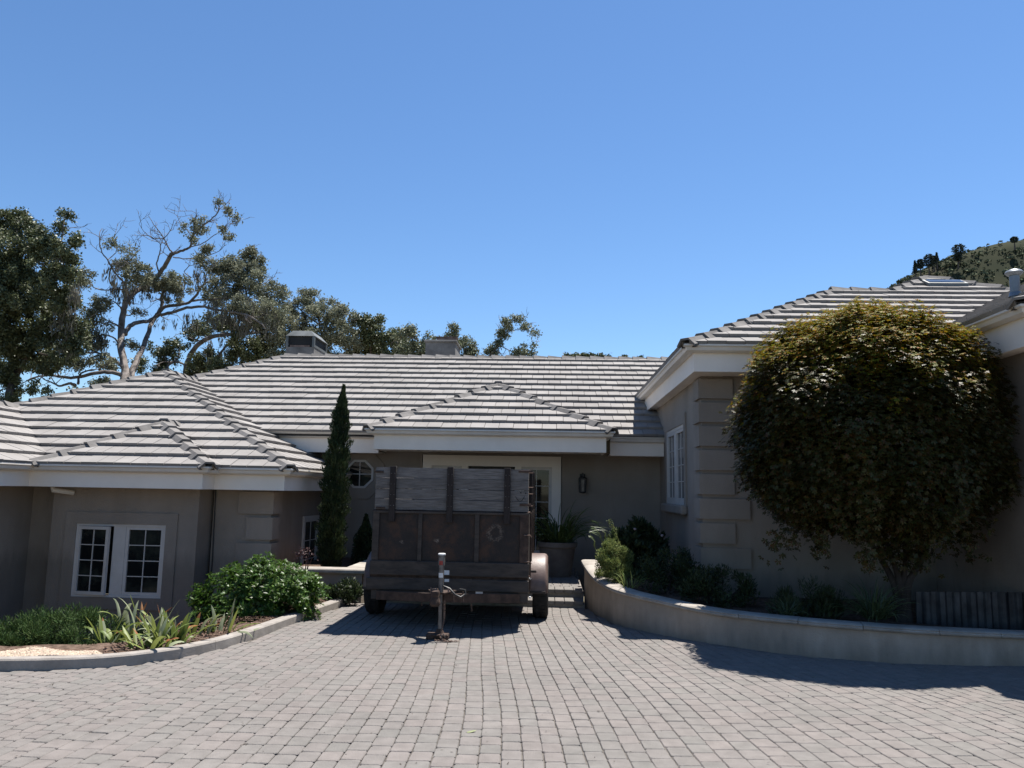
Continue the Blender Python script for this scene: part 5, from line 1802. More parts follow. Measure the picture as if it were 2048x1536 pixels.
dk = U(1272, 1080, 12.2)
bush('camellia_shrub', 'dark broad leaved shrub with a few pale blooms against the side wall under the window', (1.38, 12.35, .68), (.46, .42, .42), 6500, .10, 'shrubd', K=36, s=.14, lw=.45, low=-.8)
for px, py in ((1270, 1058), (1324, 1071)):
    p = U(px, py, 11.95)
    MB().lathe([(0, -.02), (.02, -.01), (.024, .01), (0, .018)], (p[0], p[1], p[2]), 7).build('bloom', 'petal', bpy.data.objects['camellia_shrub'])
bush('planter_shrub', 'soft dark green mounded shrub just right of the feathery herb in the planter', (1.50, 10.45, .56), (.42, .36, .28), 7500, .045, 'shrubd', K=40, s=.11, lw=.3, low=-.6, upb=.9)
bush('planter_shrub', 'wide low dark mound below the stacked quoin corner in the planter', (2.02, 9.75, .46), (.40, .30, .24), 7000, .045, 'shrubd', K=36, s=.11, lw=.3, low=-.6, upb=.9)
bush('planter_shrub', 'dark spiky tuft between the quoin corner and the dome shaped tree', (2.82, 9.0, .42), (.36, .26, .20), 4500, .07, 'shrubd', K=24, s=.10, lw=.14, low=-.6, upb=1.2)
lyb = (3.42, 8.72, .33)
ly = thing('day_lily', lyb, 'clump of thin glossy lily leaves in the planter left of the maple trunk', 'plant')
strap_cloud(lyb, 150, .46, 62, 110, .016, .10, 'bluegrass', ly, rs=11)
strap_cloud((2.52, 8.72, .34), 40, .22, 60, 100, .012, .06, 'bluegrass', thing('day_lily', (2.52, 8.72, .33), 'tiny green tuft hanging over the wall cap left of the lily clump', 'plant'), rs=12)

# corrugated steel panel at the right edge
cp = thing('corrugated_panel', (4.5, 9.0, .25), 'dark corrugated steel panel standing in the planter at the right edge under the tree', 'panel')
vs = []
nn = 110
ca = G(1845, 1240, .3)
for i in range(nn + 1):
    t = i / nn
    x = 3.98 + 1.75 * t
    ph = t * 1.75 / .15
    y = 9.02 - .25 * t + .022 * max(-.75, min(.75, 1.3 * math.sin(2 * math.pi * ph)))
    zt_ = .585 + .06 * t
    vs += [(x, y, .2), (x, y, zt_), (x, y + .004, zt_), (x, y + .004, .2)]
fs = [(i * 4 + j, i * 4 + (j + 1) % 4, (i + 1) * 4 + (j + 1) % 4, (i + 1) * 4 + j) for i in range(nn) for j in range(4)] + [(3, 2, 1, 0), (4 * nn, 4 * nn + 1, 4 * nn + 2, 4 * nn + 3)]
MB().add(vs, fs).build('corrugated_sheet', 'corr', cp)
MB().box(3.97, 5.8, 9.045, 9.06, .66, .69).build('panel_rail', 'corr', cp) if False else None

# ------------------------------------------------------------------ the dome shaped maple
mc = np.array([3.60, 9.14, 2.40])
mpl = thing('maple_tree', (3.85, 9.1, .3), 'round dome clipped maple with olive and orange leaves in front of the right wing', 'tree')
mm = MB()
tb = np.array([3.88, 9.1, .2])
for k, (dx, dy, tz) in enumerate(((-.12, .0, 1.5), (.05, .03, 1.6), (.18, -.02, 1.4), (-.3, .1, 1.7), (.32, .1, 1.7))):
    p1 = tb + [dx * .25, dy * .3, .45]; p2 = tb + [dx * 1.2, dy, tz * .6]; p3 = mc + [dx * 3.0, dy * 3, .3]
    mm.tube([tuple(q_) for q_ in smooth_path([tb + [dx * .15, 0, 0], p1, p2, p3], 4)], [.055 - .045 * i / 12 for i in range(13)], 8)
mm.build('trunk', 'maplebark', mpl, smooth=True)
mm = MB()
for k in range(34):
    d_ = rdir(1, (0, 0, .3))[0]
    s0 = mc + [random.uniform(-.25, .25), random.uniform(-.15, .15), random.uniform(-.5, .3)]
    e = mc + d_ * [1.4, 1.2, 1.3] * random.uniform(.6, .9)
    mm.tube([tuple(s0), tuple((s0 + e) / 2 + rng.normal(size=3) * .06), tuple(e)], [.018, .012, .004], 5)
mm.build('branches', 'maplebark', mpl)


def dome_r(u):
    """radius in direction u of the clipped crown: dome on top, flatter ragged underside"""
    ax = np.array([1.47, 1.17, 1.37])
    r_ = 1 / np.sqrt(((u / ax) ** 2).sum(1))
    rs_ = 1 / ((np.hypot(u[:, 0] / ax[0], u[:, 1] / ax[1])) ** 3.2 + np.abs(u[:, 2] / 1.30) ** 3.2) ** (1 / 3.2)
    az_ = np.arctan2(u[:, 1], u[:, 0])
    low = np.clip(-u[:, 2] * 3, 0, 1)
    r_ = r_ * (1 - low) + rs_ * low
    r_ *= 1 + .030 * np.sin(az_ * 5 + u[:, 2] * 7) + .024 * np.sin(az_ * 9 - u[:, 2] * 11) + .02 * np.sin(az_ * 2.3 + 1 + u[:, 2] * 4)
    r_ *= 1 - .06 * np.clip(-u[:, 2], 0, 1) * (1 + np.sin(az_ * 7 + .5) * 1.2) - .05 * np.clip(-u[:, 2], 0, 1) * np.sin(az_ * 17)
    return r_


def crown(n, top, q0, q1, size):
    u = []
    tot = 0
    while tot < n:
        d_ = rdir(n)
        keep = (d_[:, 2] > -.93)
        hgt = d_[:, 2] + rng.normal(size=len(d_)) * .16 - .07 * d_[:, 0]
        keep &= (hgt > .47) if top else (hgt <= .47)
        u.append(d_[keep]); tot += keep.sum()
    u = np.concatenate(u)[:n]
    q = rng.uniform(q0, q1, n)
    # tufts: leaves gather in little sprays
    nt_ = n // 14
    tuft = u[rng.integers(0, len(u), nt_)]
    k = rng.integers(0, nt_, n)
    w = (rng.uniform(size=n) < .72)[:, None]
    u2 = unit(np.where(w, tuft[k] + rng.normal(size=(n, 3)) * .045, u))
    qq = np.where(w[:, 0], (rng.uniform(q0, q1, nt_) + .0)[k] + rng.normal(size=n) * .025, q)
    P = mc + u2 * (dome_r(u2) * qq)[:, None]
    out = unit(u2 * [1, 1, .6] + rng.normal(size=(n, 3)) * .25)
    out[:, 2] -= .55
    nn_ = unit(u2 * .6 + np.array([0, 0, 1.0]) + rng.normal(size=(n, 3)) * .35)
    dd_ = unit(out - nn_ * (out * nn_).sum(1, keepdims=True))
    return P, dd_, nn_, size * rng.uniform(.65, 1.2, n)


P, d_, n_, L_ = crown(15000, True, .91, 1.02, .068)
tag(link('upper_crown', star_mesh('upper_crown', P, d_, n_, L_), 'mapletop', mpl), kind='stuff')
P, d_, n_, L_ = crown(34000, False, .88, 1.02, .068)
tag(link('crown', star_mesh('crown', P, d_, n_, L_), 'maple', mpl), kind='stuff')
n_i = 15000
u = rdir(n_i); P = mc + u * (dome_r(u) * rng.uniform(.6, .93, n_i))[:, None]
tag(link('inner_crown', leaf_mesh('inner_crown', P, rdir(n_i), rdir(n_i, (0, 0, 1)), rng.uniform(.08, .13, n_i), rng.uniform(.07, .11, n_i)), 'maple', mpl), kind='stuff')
# loose hanging sprays under the crown
for px, py, k in ((1735, 1118, 40), (1790, 1096, 120), (1830, 1112, 90), (1760, 1090, 80), (1560, 1082, 60), (1640, 1090, 50), (1930, 1090, 60), (1850, 1100, 50), (1728, 1060, 22)):
    p = U(px, py, 8.45 if k < 50 else 8.9)
    Q = p + rng.normal(size=(k, 3)) * [.09 if k > 50 else .05, .1, .10]
    tag(link('hanging_spray', star_mesh('hanging_spray', Q, rdir(k, (0, 0, -1)), rdir(k, (0, -.5, .8)), np.full(k, .085)), 'maple', mpl), kind='stuff')

# ------------------------------------------------------------------ background oaks
def dep(px, py, Y0, amp=1.4):
    return Y0 + amp * math.sin(px * .021 + 1.0) + amp * .8 * math.sin(py * .019 + px * .008)


Zc = lambda x, y: (x / 3.2, 380 + y / 3.2)


def oak(name, label, Y0, limbs, clusters, leafm, barkm, leaf=.12, twigs=0, twigy=None, moss=(), zbase=-1.3, cat='tree', seed=1, amp=1.4, wid=.62, fill=1.7, group='oaks behind the house'):
    r = random.Random(seed)
    global rng
    rng = np.random.default_rng(seed + 40)
    b0 = limbs[0][0][0]
    bx = U(b0[0], b0[1], dep(*b0[:2], Y0, amp))
    t = thing(name, (float(bx[0]), float(bx[1]), zbase), label, cat, group)
    bm = MB(); tw = MB()
    for li, (pts, r0, r1) in enumerate(limbs):
        P = [U(x, y, dep(x, y, Y0, amp)) for x, y in pts]
        s = smooth_path(P, 4)
        s = [q_ + np.array([r.uniform(-1, 1), r.uniform(-1, 1), r.uniform(-1, 1)]) * .018 * (0 if i in (0, len(s) - 1) else 1) for i, q_ in enumerate(s)]
        k = len(s)
        sc_ = Y0 / F
        rad_ = [(r0 + (r1 - r0) * (i / (k - 1)) ** .8) * sc_ for i in range(k)]
        if li == 0:
            s = [np.array([s[0][0] - .1, s[0][1], zbase])] + s; rad_ = [r0 * 1.25 * sc_] + rad_
        bm.tube([tuple(q_) for q_ in s], rad_, 9 if r0 > 3 else 6)
        # twigs off this limb
        nt_ = int(twigs * (k / 14) * (1.0 if r0 < 6 else .35))
        for _ in range(nt_):
            i = r.randrange(k // 3, k)
            o_ = Vector(s[i]) if i < len(s) else Vector(s[-1])
            tang = (Vector(s[min(i + 1, len(s) - 1)]) - Vector(s[max(i - 1, 0)])).normalized()
            d = (tang * .6 + Vector((r.gauss(0, .7), r.gauss(0, .6), r.gauss(.35, .6)))).normalized()
            L = r.uniform(.3, .9)
            pt_ = [o_]
            for q_ in range(5):
                d = (d + Vector((r.gauss(0, .28), r.gauss(0, .28), r.gauss(.05, .28)))).normalized()
                pt_.append(pt_[-1] + d * L / 5)
            rr_ = min(rad_[min(i, len(rad_) - 1)] * .5, .022)
            tw.tube(pt_, [rr_ * (1 - q_ / 5.5) + .004 for q_ in range(6)], 4, cap=False)
            for q_ in (2, 3, 4):
                d2 = (d + Vector((r.gauss(0, .8), r.gauss(0, .8), r.gauss(.2, .7)))).normalized()
                e1 = pt_[q_] + d2 * L * .22; e2 = e1 + (d2 + Vector((r.gauss(0, .4), 0, r.gauss(.1, .4)))).normalized() * L * .2
                tw.tube([pt_[q_], e1, e2], [.008, .006, .003], 3, cap=False)
    bm.build('trunk', barkm, t, smooth=True)
    if tw.v: tag(link('twigs', tw.mesh('twigs', fix=False), barkm, t), kind='stuff')
    Ps, Ds = [], []
    for (x, y, rx, ry, n) in clusters:
        yy = dep(x, y, Y0, amp); c0 = U(x, y, yy); s = yy / F
        K = max(3, int(rx * ry / 34))
        n = int(n * fill)
        cc = []
        for _ in range(K):
            a_ = r.uniform(0, 2 * math.pi); q_ = math.sqrt(r.random())
            cc.append(c0 + np.array([q_ * math.cos(a_) * rx * s, r.gauss(0, .5) * rx * s, q_ * math.sin(a_) * ry * s]))
        cc = np.array(cc)
        sg = np.ones((K, 3)) * np.array([min(rx, ry, 15) * s * .62] * 3) * rng.uniform(.5, 1.2, (K, 1)) * [1.15, 1.1, .8]
        P_, D_ = clumps(n, cc, sg, shell=False)
        P_ = P_ + rng.normal(size=P_.shape) * .07
        Ps.append(P_); Ds.append(D_)
    P_ = np.concatenate(Ps); D_ = np.concatenate(Ds); n = len(P_)
    L_ = leaf * rng.uniform(.6, 1.3, n)
    me = leaf_mesh('crown', P_, unit(D_ + rng.normal(size=(n, 3)) * .8), rdir(n, (0, 0, .5)), L_, L_ * wid)
    tag(link('crown', me, leafm, t), kind='stuff')
    if moss:
        Ps, Ls = [], []
        for (x, y, rx, ry, n, ln_) in moss:
            yy = dep(x, y, Y0, amp); c0 = U(x, y, yy); s = yy / F
            kk = max(3, n // 14)
            root = c0 + rng.uniform(-1, 1, (kk, 3)) * [rx * s, rx * s * .5, ry * s]
            i_ = rng.integers(0, kk, n)
            h_ = rng.uniform(0, ln_, n)
            Ps.append(root[i_] + np.stack([rng.normal(size=n) * .05, rng.normal(size=n) * .05, -h_], 1)); Ls.append(np.full(n, ln_))
        P_ = np.concatenate(Ps); n = len(P_)
        me = leaf_mesh('hanging_lichen', P_, unit(rng.normal(size=(n, 3)) * .2 + [0, 0, -1]), rdir(n), rng.uniform(.12, .30, n), rng.uniform(.018, .05, n))
        tag(link('hanging_lichen', me, 'moss', t), kind='stuff')
    return t


Q = lambda L: [Zc(x, y) for x, y in L]
C5 = lambda L: [(x / 3.2, 380 + y / 3.2, rx / 3.2, ry / 3.2, n) for x, y, rx, ry, n in L]
# sparse lichen covered oak in the middle left
limbs = [
    (Q([(790, 1240), (800, 1150), (775, 1000), (775, 900), (785, 800), (800, 730), (840, 670), (905, 630), (985, 580), (1040, 510), (1085, 430), (1110, 405)]), 8.2, 4.2),
    (Q([(830, 1230), (860, 1120), (905, 1030), (940, 950), (965, 860), (1010, 790), (1035, 740), (1035, 680), (1080, 600), (1110, 560)]), 7.0, 2.2),
    (Q([(800, 925), (830, 870), (890, 845), (950, 840), (1020, 800), (1100, 785), (1200, 755), (1290, 745), (1380, 765), (1480, 780), (1580, 800), (1680, 860)]), 5.4, 1.6),
    (Q([(1000, 800), (1060, 745), (1150, 735), (1225, 710), (1270, 650), (1310, 600), (1390, 575), (1480, 560), (1560, 530)]), 4.4, 1.2),
    (Q([(1225, 710), (1330, 700), (1450, 690), (1560, 650), (1660, 620)]), 2.6, 1.0),
    (Q([(1110, 405), (1170, 385), (1215, 365), (1232, 300), (1290, 235), (1350, 190), (1400, 130), (1390, 80)]), 3.2, .6),
    (Q([(1232, 300), (1245, 240), (1250, 180), (1255, 120)]), 1.6, .5),
    (Q([(1232, 300), (1190, 250), (1150, 200), (1135, 170)]), 1.3, .4),
    (Q([(1110, 405), (1080, 370), (1050, 310), (1000, 240), (950, 165)]), 2.0, .5),
    (Q([(1050, 310), (1090, 260), (1110, 200), (1125, 190)]), 1.1, .4),
    (Q([(1050, 310), (990, 310), (930, 275), (890, 215)]), 1.3, .4),
    (Q([(1015, 530), (1005, 470), (1025, 390), (1020, 340), (960, 300), (905, 290)]), 1.8, .5),
    (Q([(1110, 430), (1200, 440), (1290, 430), (1380, 400), (1450, 350)]), 1.5, .5),
    (Q([(1215, 365), (1300, 340), (1370, 290), (1430, 250), (1450, 230)]), 1.3, .4),
    (Q([(830, 680), (790, 590), (730, 520), (690, 450), (645, 380), (635, 300), (655, 245)]), 2.4, .5),
    (Q([(690, 450), (740, 400), (740, 330), (730, 290)]), 1.0, .4),
    (Q([(730, 520), (790, 480), (850, 430), (900, 370)]), 1.2, .4),
    (Q([(810, 720), (800, 650), (740, 630), (670, 640), (600, 620), (560, 570)]), 2.6, .6),
    (Q([(785, 800), (770, 750), (720, 710), (690, 720)]), 2.0, .8),
    (Q([(780, 890), (740, 860), (690, 850), (650, 870)]), 2.6, .8),
    (Q([(780, 800), (840, 800), (870, 770), (910, 790), (930, 800)]), 1.4, .5),
    (Q([(810, 1195), (740, 1170), (640, 1165), (540, 1190), (430, 1200), (330, 1185), (240, 1195), (170, 1220)]), 5.0, 1.6),
    (Q([(800, 1150), (740, 1095), (680, 1055), (600, 1040), (520, 1045)]), 3.4, 1.4),
    (Q([(480, 1250), (440, 1240), (380, 1255), (330, 1230), (260, 1200)]), 3.4, 1.0),
    (Q([(500, 1240), (520, 1170), (600, 1150)]), 2.6, 1.2),
    (Q([(1310, 600), (1330, 520), (1370, 470), (1440, 440)]), 1.6, .5),
    (Q([(1225, 560), (1180, 520), (1230, 480), (1330, 460)]), 1.3, .5),
    (Q([(1480, 560), (1540, 480), (1550, 420), (1580, 380)]), 1.6, .5),
    (Q([(1560, 530), (1620, 470), (1680, 400)]), 1.3, .4),
    (Q([(1660, 620), (1720, 580), (1765, 550)]), 1.2, .4),
    (Q([(775, 1000), (720, 940), (640, 930), (560, 940)]), 2.2, .8),
]
cl = C5([(880, 520, 95, 55, 900), (830, 480, 70, 45, 450), (940, 570, 60, 40, 420), (1110, 590, 110, 60, 1250), (1000, 640, 55, 28, 420), (1020, 600, 60, 40, 400),
         (1250, 240, 35, 45, 260), (1290, 225, 40, 40, 160), (1290, 370, 55, 26, 320), (1240, 310, 30, 40, 140), (1470, 295, 26, 20, 120), (1460, 140, 26, 28, 130), (1510, 185, 14, 22, 70), (1390, 80, 20, 14, 60), (1180, 250, 20, 30, 70),
         (1420, 250, 22, 26, 70), (1320, 460, 60, 48, 560), (1400, 500, 70, 50, 700), (1480, 500, 80, 70, 1200), (1600, 430, 60, 50, 700), (1560, 540, 110, 80, 1700), (1640, 480, 60, 70, 700), (1500, 630, 150, 70, 1700), (1660, 620, 110, 70, 1200),
         (1760, 680, 90, 70, 900), (1350, 680, 90, 50, 700), (1560, 730, 160, 50, 1200), (1700, 780, 130, 60, 1000), (1120, 710, 70, 20, 220), (1130, 640, 60, 30, 350),
         (640, 720, 60, 50, 560), (590, 800, 60, 60, 450), (700, 340, 40, 35, 130), (760, 370, 30, 20, 80), (700, 760, 30, 18, 90), (890, 775, 34, 18, 110), (930, 795, 16, 12, 50),
         (560, 540, 50, 26, 180), (520, 600, 50, 50, 420), (620, 980, 60, 40, 360), (560, 900, 60, 50, 420), (660, 1080, 60, 40, 360), (840, 1000, 50, 40, 300), (720, 1130, 60, 30, 300), (560, 1120, 90, 40, 460), (420, 1120, 80, 40, 420), (620, 1230, 60, 24, 300),
         (830, 400, 60, 50, 120), (690, 860, 40, 30, 100), (850, 590, 90, 40, 400)])
moss = [(x / 3.2, 380 + y / 3.2, rx / 3.2, ry / 3.2, n, l_) for x, y, rx, ry, n, l_ in [(560, 830, 60, 40, 260, .8), (650, 860, 40, 30, 160, .9), (760, 600, 60, 50, 200, .5), (890, 610, 80, 30, 300, .6), (1120, 600, 80, 30, 240, .6), (1500, 720, 180, 40, 700, .8), (1650, 760, 120, 50, 400, .9), (1250, 800, 60, 10, 120, .6), (1060, 820, 60, 8, 60, .4), (430, 860, 60, 40, 260, .9), (360, 850, 60, 30, 200, .8), (640, 930, 60, 20, 160, .6), (700, 500, 60, 50, 120, .4), (1300, 520, 60, 50, 160, .5)]]
oak('lichen_oak', 'sprawling half bare oak with twisted grey limbs and hanging lichen rising behind the left roof', 26, limbs, cl, 'oakdry', 'oakbark', leaf=.075, twigs=4, fill=2.2, moss=moss, seed=3)

# dense oak at the left edge
cl = C5([(60, 560, 150, 150, 5200), (180, 420, 110, 90, 2300), (60, 250, 90, 110, 1700), (130, 200, 60, 60, 700), (40, 170, 40, 60, 300), (300, 380, 100, 80, 1900), (260, 300, 60, 50, 560), (200, 270, 60, 90, 700), (395, 230, 26, 70, 220), (455, 170, 30, 30, 130), (400, 150, 14, 30, 60),
         (420, 400, 80, 70, 1100), (480, 340, 50, 46, 380), (330, 560, 120, 90, 2200), (440, 530, 70, 50, 620), (200, 700, 200, 110, 4200), (420, 700, 90, 90, 1300), (120, 860, 150, 100, 2800), (350, 820, 110, 80, 1300), (160, 1000, 180, 90, 3600), (350, 960, 110, 70, 1600), (480, 900, 80, 70, 900),
         (80, 1120, 140, 90, 2300), (230, 1080, 110, 60, 1200), (60, 1260, 90, 80, 1200), (60, 1350, 60, 40, 500), (400, 1060, 80, 50, 620), (500, 1000, 60, 50, 460), (20, 800, 120, 300, 3600), (-60, 600, 160, 400, 4000), (490, 1290, 40, 20, 60), (210, 1260, 40, 40, 180), (330, 1130, 70, 40, 500), (300, 1290, 60, 20, 90)])
limbs = [(Q([(30, 1500), (60, 1300), (120, 1150), (200, 1020), (250, 900), (280, 740)]), 10, 3.5),
         (Q([(120, 1150), (60, 1000), (30, 800), (60, 600), (100, 350), (120, 130)]), 6, 1.0),
         (Q([(280, 740), (300, 600), (360, 460), (400, 280), (410, 150)]), 3.2, .6),
         (Q([(250, 900), (350, 850), (450, 830)]), 3, .8), (Q([(300, 600), (400, 540), (500, 520)]), 2.2, .6), (Q([(100, 350), (200, 300), (240, 190)]), 2, .5),
         (Q([(200, 1020), (330, 1060), (450, 1000)]), 3, .8)]
oak('dense_oak', 'dense dark leafy oak filling the left edge above the roof', 23, limbs, cl, 'oakleaf', 'oakbark2', leaf=.085, twigs=4, fill=2.1, seed=5, amp=1.0,
    moss=[(x / 3.2, 380 + y / 3.2, rx / 3.2, ry / 3.2, n, l_) for x, y, rx, ry, n, l_ in [(420, 760, 70, 60, 300, .7), (450, 880, 60, 40, 240, .8), (480, 640, 50, 50, 140, .5)]])

# arching oak between the sparse oak and the chimney
limbs = [(Q([(1185, 1240), (1195, 1130), (1230, 1040), (1290, 970), (1380, 935), (1480, 925), (1580, 920), (1690, 915), (1750, 950)]), 6.5, 2.2),
         (Q([(1220, 1220), (1300, 1130), (1400, 1060), (1460, 990), (1520, 970)]), 4.5, 1.2), (Q([(1050, 1180), (1080, 1120), (1130, 1100), (1190, 1120)]), 3.0, 2.0),
         (Q([(1290, 970), (1200, 940), (1170, 900), (1190, 860), (1150, 820)]), 1.6, .4), (Q([(1480, 925), (1500, 840), (1420, 800)]), 2, .5), (Q([(1690, 915), (1760, 860), (1800, 760)]), 2, .5)]
cl = C5([(1080, 1060, 80, 60, 900), (1000, 1130, 70, 50, 620), (1120, 1000, 60, 30, 420), (1200, 950, 40, 50, 240), (1300, 880, 80, 60, 620), (1400, 860, 90, 70, 900), (1550, 850, 130, 60, 1300), (1700, 840, 110, 80, 1400), (1350, 1100, 110, 70, 1200), (1550, 1020, 130, 80, 2000), (1450, 1160, 110, 60, 1000),
         (1640, 1120, 80, 40, 700), (1700, 1000, 70, 60, 800), (1780, 900, 60, 90, 700), (1250, 1160, 60, 40, 500), (980, 1010, 50, 40, 160), (900, 1120, 50, 50, 300), (1080, 1180, 80, 30, 500)])
oak('arching_oak', 'oak with one thick limb arching right towards the chimney', 29, limbs, cl, 'oakleaf', 'oakbark', leaf=.085, twigs=4, fill=2.6, seed=8,
    moss=[(1480 / 3.2, 380 + 960 / 3.2, 50, 8, 300, .8), (1600 / 3.2, 380 + 850 / 3.2, 40, 16, 300, .9)])

T5 = lambda pts: pts
oak('grey_oak', 'grey green bushy oak behind the capped chimney', 27, [([(650, 760), (648, 700), (640, 650), (630, 600)], 4, 1), ([(648, 700), (690, 660), (700, 630)], 2, .6), ([(640, 650), (600, 620), (590, 600)], 2, .6)],
    [(625, 600, 26, 20, 500), (600, 620, 24, 30, 700), (655, 620, 34, 18, 800), (690, 640, 24, 26, 800), (640, 660, 50, 36, 2200), (700, 690, 26, 28, 1100), (575, 650, 22, 40, 700), (560, 690, 24, 30, 700), (660, 700, 40, 24, 1100), (540, 640, 20, 26, 300)], 'oakdry', 'oakbark2', leaf=.08, twigs=4, seed=12, fill=3.2, moss=[(600, 640, 20, 20, 200, .7)])
oak('dark_oak', 'dark rounded oak between the two chimneys', 28, [([(745, 760), (742, 700), (740, 660)], 4, 1)],
    [(735, 645, 18, 14, 420), (755, 640, 14, 10, 220), (740, 668, 26, 22, 1100), (775, 672, 20, 16, 620), (730, 700, 26, 18, 900), (780, 700, 36, 20, 1300), (810, 690, 20, 24, 600)], 'oakleaf', 'oakbark2', leaf=.085, twigs=3, seed=14, fill=3.2)
oak('pale_oak', 'pale loose leafed oak just left of the second chimney', 25, [([(838, 760), (835, 715), (836, 680), (822, 664)], 2.4, .6), ([(836, 680), (806, 672), (795, 690)], 1.2, .4)],
    [(822, 664, 14, 8, 260), (836, 680, 10, 16, 260), (800, 670, 10, 12, 140), (828, 705, 24, 12, 520), (845, 690, 8, 20, 240), (857, 676, 14, 6, 90), (800, 700, 12, 16, 200)], 'oakpale', 'oakbark', leaf=.075, twigs=2, fill=2.8, seed=15, amp=.6)
oak('thin_oak', 'thin oak showing over the right shoulder of the second chimney', 27, [([(938, 770), (935, 722), (925, 690), (905, 668), (903, 655)], 2.6, .6), ([(925, 690), (948, 690), (955, 700)], 1.3, .4)],
    [(905, 654, 9, 7, 130), (903, 668, 14, 8, 180), (925, 680, 12, 10, 220), (942, 692, 14, 10, 260), (948, 710, 14, 9, 260), (925, 704, 12, 12, 240), (893, 672, 8, 6, 60)], 'oakpale', 'oakbark', leaf=.075, twigs=2, fill=2.8, seed=16, amp=.6)
oak('open_oak', 'open airy oak with a hooked limb alone above the middle of the ridge', 26, [([(960, 780), (972, 728), (985, 705), (998, 690), (1003, 668), (1015, 650), (1036, 636)], 3.4, .8), ([(1003, 668), (1030, 660), (1060, 662)], 1.2, .4), ([(998, 690), (1018, 700), (1040, 712)], 1.4, .5), ([(1036, 636), (1060, 650), (1072, 668)], .9, .3)],
    [(1036, 634, 9, 7, 120), (1018, 650, 14, 9, 240), (1005, 668, 12, 10, 240), (995, 690, 12, 9, 260), (980, 708, 12, 8, 240), (1050, 658, 16, 8, 130), (1068, 668, 8, 8, 70), (1040, 700, 16, 9, 180), (1058, 708, 14, 8, 180), (1030, 716, 16, 5, 160), (1060, 690, 12, 8, 70)], 'oakpale', 'oakbark', leaf=.07, twigs=3, fill=2.8, seed=17, amp=.6)
oak('far_oak', 'far oak crown peeping over the right half of the ridge', 55, [([(1185, 780), (1185, 735), (1187, 718)], 2, .8)], [(1158, 718, 30, 8, 420), (1192, 715, 30, 10, 700), (1180, 722, 52, 12, 1000)], 'oakleaf', 'oakbark2', leaf=.16, fill=3.0, seed=18, amp=.5)
oak('far_oak', 'smaller far oak crown just right of the other far crown over the ridge', 58, [([(1270, 780), (1270, 735), (1270, 722)], 2, .8)], [(1266, 720, 28, 8, 520), (1275, 725, 32, 10, 600)], 'oakleaf', 'oakbark2', leaf=.16, fill=3.0, seed=19, amp=.5)
oak('far_oak', 'farthest oak crown peeping beside the right wing gutter', 62, [([(1335, 790), (1335, 740), (1335, 728)], 2, .8)], [(1335, 727, 26, 6, 420), (1350, 733, 30, 10, 500)], 'oakleaf', 'oakbark2', leaf=.16, fill=3.0, seed=20, amp=.5)

# ------------------------------------------------------------------ the hill at the right
rng = np.random.default_rng(99)
HX = np.linspace(-260, 620, 170); HY = np.linspace(190, 620, 80)
YR = 330.0
prx = [(-4000, 985), (1200, 760), (1500, 700), (1600, 660), (1700, 612), (1760, 594), (1800, 565), (1830, 545), (1860, 534), (1890, 519), (1930, 503), (1990, 484), (2048, 476), (2200, 455), (2500, 440), (3000, 430), (4500, 500)]
ridgeX, ridgeZ = [], []
for a_, b_ in prx:
    p = U(a_, b_, YR); ridgeX.append(p[0]); ridgeZ.append(p[2])
o_ = np.argsort(ridgeX); ridgeX = np.array(ridgeX)[o_]; ridgeZ = np.array(ridgeZ)[o_]


def hz_(x, y):
    zr_ = np.interp(x, ridgeX, ridgeZ)
    t = (y - YR) / (YR - 190)
    prof_ = np.where(t < 0, 1 + t * 1.0 - .10 * np.sin(np.pi * np.clip(-t, 0, 1)), 1 - (t * .5) ** 2)
    z = -1.3 + (zr_ + 1.3) * np.clip(prof_, 0, 1)
    amp_ = np.clip((z + 1) / 20, 0, 1) * np.clip(np.abs(y - YR) / 25, .15, 1)
    return z + amp_ * (1.3 * np.sin(x * .09 + y * .05) * np.sin(y * .07 - x * .03) + .7 * np.sin(x * .23 + 2) * np.sin(y * .19)) - .0


XX, YY = np.meshgrid(HX, HY)
ZZ = hz_(XX, YY)
V = np.stack([XX, YY, ZZ - .3], -1).reshape(-1, 3)
nx_, ny_ = len(HX), len(HY)
ii = np.arange((ny_ - 1) * nx_).reshape(ny_ - 1, nx_)[:, :-1].ravel()
me = np_mesh('hill', V, np.stack([ii, ii + 1, ii + nx_ + 1, ii + nx_], 1))
me.polygons.foreach_set('use_smooth', [True] * len(me.polygons))
tag(link('hill', me, 'hill'), kind='structure')
# brush: thousands of low clumps
nb = 11000
bxs = rng.uniform(90, 420, nb); bys = rng.uniform(215, 345, nb)
patch = np.sin(bxs * .05 + 1) * np.sin(bys * .06) + rng.normal(size=nb) * .45
keep = patch > -.6
bxs, bys = bxs[keep], bys[keep]
bzs = hz_(bxs, bys) - .3
per = 16
cc = np.stack([bxs, bys, bzs + .3], 1)
size = rng.uniform(.35, 1.35, len(cc)) ** 1.3
k_ = np.repeat(np.arange(len(cc)), per)
u_ = rdir(len(k_)); u_[:, 2] = np.abs(u_[:, 2]) * .75
P_ = cc[k_] + u_ * size[k_][:, None] * rng.uniform(.6, 1, (len(k_), 1)) * [1.2, 1.1, 1]
me = leaf_mesh('hill_brush', P_, rdir(len(k_)), u_, size[k_] * .9, size[k_] * .7)
tag(link('hill_brush', me, 'brush'), kind='stuff')


